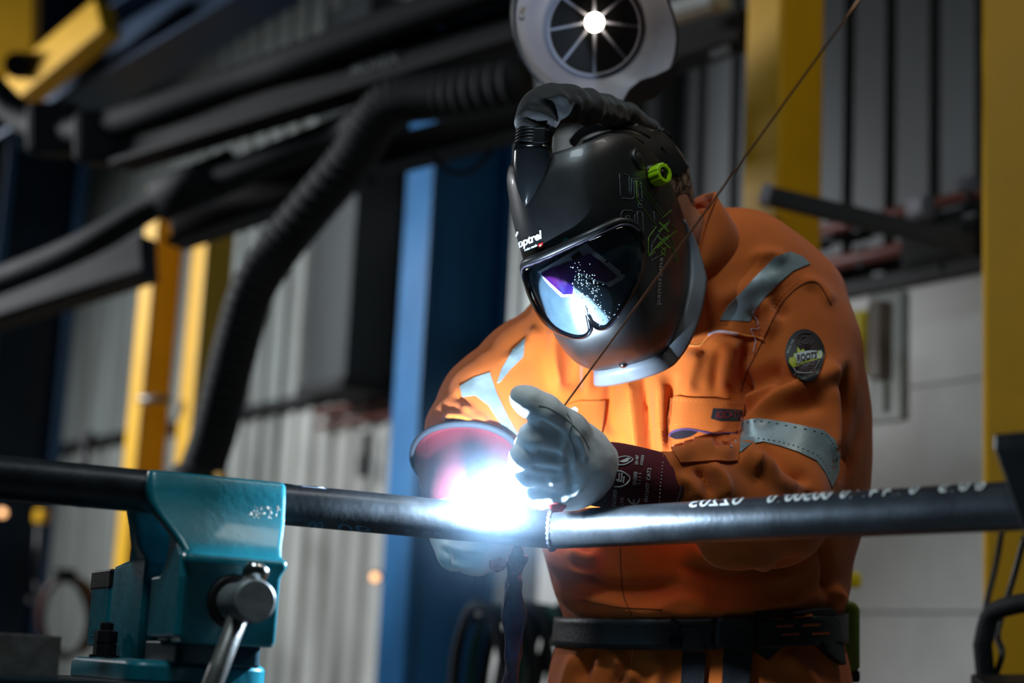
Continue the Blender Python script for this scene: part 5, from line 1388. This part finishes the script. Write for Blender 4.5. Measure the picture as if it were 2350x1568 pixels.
# large outlined figures 2.5 lying on their side
outline_print([(1421, 399), (1424, 455), (1450, 457), (1456, 452), (1454, 414), (1460, 414), (1466, 460), (1474, 461), (1470, 416), (1465, 411), (1449, 410), (1448, 446), (1444, 446), (1443, 404), (1433, 400)], GREYP, False)
outline_print([(1464, 468), (1471, 468), (1472, 477), (1465, 477)], GREYP)
outline_print([(1425, 506), (1425, 490), (1431, 483), (1450, 484), (1456, 492), (1457, 522), (1464, 530), (1462, 486), (1474, 488), (1477, 543), (1470, 541)], GREYP, False)
outline_print([(1436, 503), (1437, 496), (1444, 496), (1446, 512), (1446, 514)], GREYP, False)
# green and grey crossing lines with the double x
for P in ([(1459, 414), (1462, 460), (1506, 520), (1488, 545), (1487, 590), (1503, 578)], [(1457, 416), (1518, 497)], [(1462, 413), (1524, 493)], [(1520, 500), (1540, 483)], [(1543, 516), (1552, 530), (1538, 540), (1556, 602), (1540, 585)], [(1528, 545), (1556, 598)], [(1487, 588), (1525, 545)]):
    outline_print(P, GREENP, False)
for P in ([(1500, 486), (1502, 510), (1516, 530), (1496, 560), (1492, 600), (1512, 588)], [(1500, 500), (1526, 530), (1536, 505)], [(1510, 548), (1545, 570), (1548, 604)], [(1498, 520), (1536, 560)]):
    outline_print(P, GREYP, False)
for (cx, cy, s_) in ((1523, 521, 11), (1522, 555, 15)):
    for (dx, dy) in ((1, 1), (1, -1)):
        w_ = 2.4
        drape('x_print', [(cx - s_ * dx - w_, cy - s_ * dy), (cx - s_ * dx + w_, cy - s_ * dy), (cx + s_ * dx + w_, cy + s_ * dy), (cx + s_ * dx - w_, cy + s_ * dy)], HSF, GREENP, shell, .0003, .0005, 5)

# ---- head with camouflage cap
hv = []
hv += chain([(1402, 428, 2.86, .082), (1446, 430, 2.95, .099)], .02)
hv += chain([(1400, 560, 2.83, .062), (1440, 560, 2.89, .068)], .04)                       # jaw and cheeks behind the shell
hv += chain([(1368, 560, 2.77, .014), (1360, 600, 2.765, .018)], .02)                      # nose
hv += chain([(1500, 500, 2.93, .062), (1545, 570, 2.98, .066), (1575, 640, 3.02, .075)], .03)  # neck
hv += chain([(1575, 640, 3.02, .075), (1600, 1100, 3.02, .10), (1610, 1450, 3.0, .10)], .03)   # trunk under the coverall
hv += chain([(1560, 700, 3.03, .07), (1790, 730, 3.03, .06), (1815, 900, 2.93, .05), (1780, 1150, 2.81, .045), (1480, 1095, 2.72, .034), (1380, 1085, 2.70, .032)], .02)
hv += chain([(1560, 700, 3.03, .07), (1310, 800, 3.03, .06), (1130, 935, 2.95, .05), (1080, 1010, 2.89, .045), (1066, 1130, 2.82, .034), (1068, 1200, 2.79, .032)], .02)
V, Q = implicit(hv, .0085, .02, 2); V, Q = keep_largest(V, Q)
mesh('body', V, Q, SKIN, person, True)
cv = chain([(1402, 428, 2.86, .086), (1446, 430, 2.95, .1035)], .02) + chain([(1470, 470, 2.95, .084), (1505, 500, 2.96, .064)], .03)
V, Q = implicit(cv, .0055, .02, 2)
cap = mesh('cap', V, Q, CAMO, person, True, 'camouflage cotton cap under the helmet'); CAPS = Surf(V, Q)
def strip(P, w, n=30):
    q = spline(P, n); L = []; R_ = []
    for i in range(n):
        t = q[min(i + 1, n - 1)] - q[max(i - 1, 0)]; t = t / (np.hypot(*t) + 1e-9); nn = np.array([-t[1], t[0]])
        L.append(tuple(q[i] + nn * w / 2)); R_.append(tuple(q[i] - nn * w / 2))
    return L + R_[::-1]
for P, w in (([(1312, 332), (1335, 308), (1380, 292), (1440, 292), (1490, 312), (1515, 340)], 13), ([(1340, 335), (1380, 318), (1425, 310), (1468, 322), (1500, 350), (1512, 380)], 11),
             ([(1385, 330), (1420, 318), (1440, 330)], 6), ([(1496, 306), (1528, 336), (1550, 372), (1566, 395)], 26), ([(1480, 330), (1505, 360), (1530, 380), (1560, 392)], 30)):
    drape('headband_strap', strip(P, w), CAPS, BLACKP, helmet, .001, .004, 7)
MB().box(WD(1526, 310, 2.95), (.022, .02, .014), (RT * .8 + UP * -.6, FW, RT * .6 + UP * .8)).build('strap_clip', BLACKP, helmet, bev=.003)
o = MB().box(WD(1538, 320, 2.95), (.012, .016, .010), (RT * .8 + UP * -.6, FW, RT * .6 + UP * .8)).build('strap_clip', BLACKP, helmet, bev=.002)

# ---- air duct: fairing on the shell, ribbed swivel, black fabric hose over the head
def chain_w(L, k=None): return [(W(*a[:3]), W(*b[:3]), a[3], b[3], k, 1) for a, b in zip(L[:-1], L[1:])]
dd0 = (head(-.06, .13, .10) - EYE).dot(FW) - .035
rows = []
for (x, y, hw, th) in ((1223, 338, 44, .030), (1223, 350, 45, .031), (1221, 380, 44, .031), (1217, 415, 36, .028), (1212, 445, 22, .022), (1208, 464, 10, .014), (1206, 475, 2, .005)):
    c = W(x, y, dd0 + .012); hw_ = hw * dd0 / FPX
    rows.append([c + RT * (hw_ * math.cos(a)) + (-FW * .95 + UP * .1) * (th * math.sin(a)) for a in np.linspace(0, 2 * math.pi, 40, endpoint=False)])
MB().loft(rows).build('duct_fairing', mat('gloss_black_plastic', (24, 27, 29), .22, var=.05, coat=.4), helmet, True)
sa = (W(1227, 292, dd0 + .02) - W(1223, 340, dd0 + .012)).normalized(); so_ = W(1223, 340, dd0 + .012)
pr = [(0, .0285)]
for k in range(5): pr += [(.004 + .0055 * k, .0285), (.005 + .0055 * k, .0300), (.008 + .0055 * k, .0300), (.009 + .0055 * k, .0282)]
pr += [(.034, .028)]
MB().lathe(so_, sa, pr, 40).build('swivel_collar', BLACKP, helmet, True)
MB().box(so_ + sa * .018 - FW * .028 + RT * .008, (.020, .006, .026), (RT, FW, sa)).build('swivel_latch', BLACKP, helmet, bev=.002)
du = chain_w([(1228, 300, dd0 + .02, .0295), (1230, 276, dd0 + .022, .0325), (1242, 252, dd0 + .026, .0330), (1268, 240, dd0 + .035, .0315), (1304, 240, dd0 + .05, .0300), (1345, 245, dd0 + .10, .0285), (1392, 253, 2.98, .0245), (1440, 264, 3.06, .0200), (1490, 298, 3.135, .0185), (1522, 334, 3.165, .0165)], .012)
V, Q = implicit(du, .004, .01, 2)
V = sculpt(V, Q, [([(1195, 268), (1235, 280), (1275, 292)], 6, -.004), ([(1205, 250), (1245, 262), (1285, 285)], 8, .003), ([(1225, 225), (1265, 245), (1290, 285)], 8, -.004), ([(1270, 205), (1300, 240), (1305, 285)], 10, .004), ([(1330, 205), (1345, 240), (1330, 285)], 9, -.004), ([(1375, 215), (1365, 250), (1350, 285)], 10, .003), ([(1400, 240), (1440, 265), (1480, 295)], 8, -.002), ([(1215, 240), (1260, 225), (1310, 225)], 8, .003)])
N = vnormals(V, Q); V = V + N * np.array([noise.noise(Vector(tuple(v * 48))) * .0022 for v in V])[:, None]
mesh('air_hose', V, Q, BLACKF, helmet, True, 'black fabric air hose looping over the head')
# ================================================================== FILLER ROD, TORCH, ARC
def WSD(P, n): return [WD(*p) for p in spline(P, n)]
COPPER = mat('copper_coated_rod', (168, 116, 84), .38, .85, var=.15, vscale=90)
r0, r1 = W(1152, 1128, 2.69), W(1990, -25, 2.26)
rod = MB().tube([r0.lerp(r1, t) for t in np.linspace(0, 1, 12)], .0016, 10).build('filler_rod', COPPER, None, True)
tag(rod, 'thin copper coloured filler rod held in the raised glove', 'rod')
torch = thing('welding_torch', 'black welding torch with cable hanging from the glove below the pipe', 'torch', WD(1182, 1262, 2.79))
tp = WSD([(1186, 1290, 2.80), (1180, 1255, 2.795), (1150, 1215, 2.79), (1118, 1160, 2.775), (1106, 1122, 2.755), (1112, 1108, 2.735)], 30)
MB().tube(tp, [.013] * 20 + list(np.linspace(.013, .010, 10)), 16).build('handle', BLACKP, torch, True)
hd = W(1112, 1106, 2.728); na = (W(1128, 1146, 2.668) - hd).normalized()
MB().lathe(hd - na * .012, na, [(0, .006), (.003, .0105), (.024, .0105), (.026, .009)], 20).build('torch_head', BLACKP, torch, True)
MB().lathe(hd + na * .012, na, [(0, .0085), (.022, .0075), (.030, .0060), (.030, .0045), (.02, .004)], 20).build('ceramic_nozzle', mat('pink_ceramic', (206, 150, 138), .5, var=.05), torch, True)
MB().cyl(hd + na * .03, hd + na * .045, .0012, 8).build('electrode', STEEL2, torch)
# braided cable sleeve that twists on its way down
cp = WSD([(1184, 1275, 2.80), (1182, 1310, 2.80), (1178, 1350, 2.80), (1180, 1420, 2.80), (1178, 1500, 2.80), (1172, 1568, 2.81), (1165, 1660, 2.83)], 60)
SLV = mat('purple_grey_leather_sleeve', (96, 90, 118), .4, var=.2, vscale=40, bump=.3, bscale=60)
rings = []
for i, p in enumerate(cp):
    a0 = i * .11; w = .0150 + .002 * math.sin(i * .5)
    rings.append([p + RT * (math.cos(a) * (w * (1 + .28 * math.cos(2 * (a - a0))))) + FW * (math.sin(a) * (w * (1 + .28 * math.cos(2 * (a - a0))))) for a in np.linspace(0, 2 * math.pi, 24, endpoint=False)])
MB().loft(rings).build('cable_sleeve', SLV, torch, True)
for ph in (0, math.pi):
    MB().tube([p + RT * (.016 * math.cos(i * .11 + ph)) - FW * (.016 * abs(math.sin(i * .11 + ph))) for i, p in enumerate(cp)], .0018, 6).build('sleeve_seam', SLV, torch, True)
low = WD(1165, 1660, 2.83)
MB().tube([low, Vector((low.x - .02, low.y + .03, .4)), Vector((low.x - .06, low.y + .1, .06)), Vector((low.x - .3, low.y + .3, .02))], .012, 12).build('cable', BLACKR, torch, True)
# the arc: a small bright plasma ball at the electrode
ARCM = mat('arc_plasma', (235, 245, 255), .5, emit=(205, 228, 255), estr=260, var=0)
mb = MB(); mb.lathe(ARC - Z3 * .009, Z3, [(0, .0015), (.003, .006), (.008, .0085), (.013, .007), (.017, .003), (.018, 0)], 20)
nt = ARCM.node_tree; nt.nodes.clear(); _o = nt.nodes.new('ShaderNodeOutputMaterial'); _e = nt.nodes.new('ShaderNodeEmission'); _t = nt.nodes.new('ShaderNodeBsdfTransparent'); _a2 = nt.nodes.new('ShaderNodeAddShader')
_e.inputs[0].default_value = (.72, .86, 1, 1); _e.inputs[1].default_value = 40
nt.links.new(_e.outputs[0], _a2.inputs[0]); nt.links.new(_t.outputs[0], _a2.inputs[1]); nt.links.new(_a2.outputs[0], _o.inputs[0])
o = mb.build('welding_arc', ARCM, None, True); tag(o, 'blinding blue-white welding arc at the top of the pipe joint', 'arc')
# glowing hot patch of melt beside the arc
mp_ = MB()
hm = mat('glowing_hot_metal', (255, 90, 60), .5, emit=(255, 80, 50), estr=3.0, var=0)
# ---- haze volume added round the arc to give its glare and halo
fm = bpy.data.materials.new('arc_glow_haze'); fm.use_nodes = True; nt = fm.node_tree; nt.nodes.clear()
out = nt.nodes.new('ShaderNodeOutputMaterial'); vs = nt.nodes.new('ShaderNodeVolumeScatter')
vs.inputs['Color'].default_value = (.50, .74, 1, 1); vs.inputs['Anisotropy'].default_value = 0.0
tc = nt.nodes.new('ShaderNodeTexCoord'); ln = nt.nodes.new('ShaderNodeVectorMath'); ln.operation = 'LENGTH'
mr = nt.nodes.new('ShaderNodeMapRange'); mr.inputs['From Min'].default_value = 0; mr.inputs['From Max'].default_value = .30; mr.inputs['To Min'].default_value = 1; mr.inputs['To Max'].default_value = 0
pw = nt.nodes.new('ShaderNodeMath'); pw.operation = 'POWER'; pw.inputs[1].default_value = 4.5
ml = nt.nodes.new('ShaderNodeMath'); ml.operation = 'MULTIPLY'; ml.inputs[1].default_value = FUME if 'FUME' in globals() else .48
nt.links.new(tc.outputs['Object'], ln.inputs[0]); nt.links.new(ln.outputs['Value'], mr.inputs['Value']); nt.links.new(mr.outputs[0], pw.inputs[0]); nt.links.new(pw.outputs[0], ml.inputs[0]); nt.links.new(ml.outputs[0], vs.inputs['Density']); nt.links.new(vs.outputs[0], out.inputs['Volume'])
bm = bmesh.new(); bmesh.ops.create_icosphere(bm, subdivisions=3, radius=.30)
me = bpy.data.meshes.new('arc_glow_haze'); bm.to_mesh(me); bm.free(); me.materials.append(fm)
fo = bpy.data.objects.new('arc_glow_haze', me); COL.objects.link(fo); fo.location = ARC
tag(fo, 'thin bluish haze added round the arc for its glow', 'fume', kind='stuff')
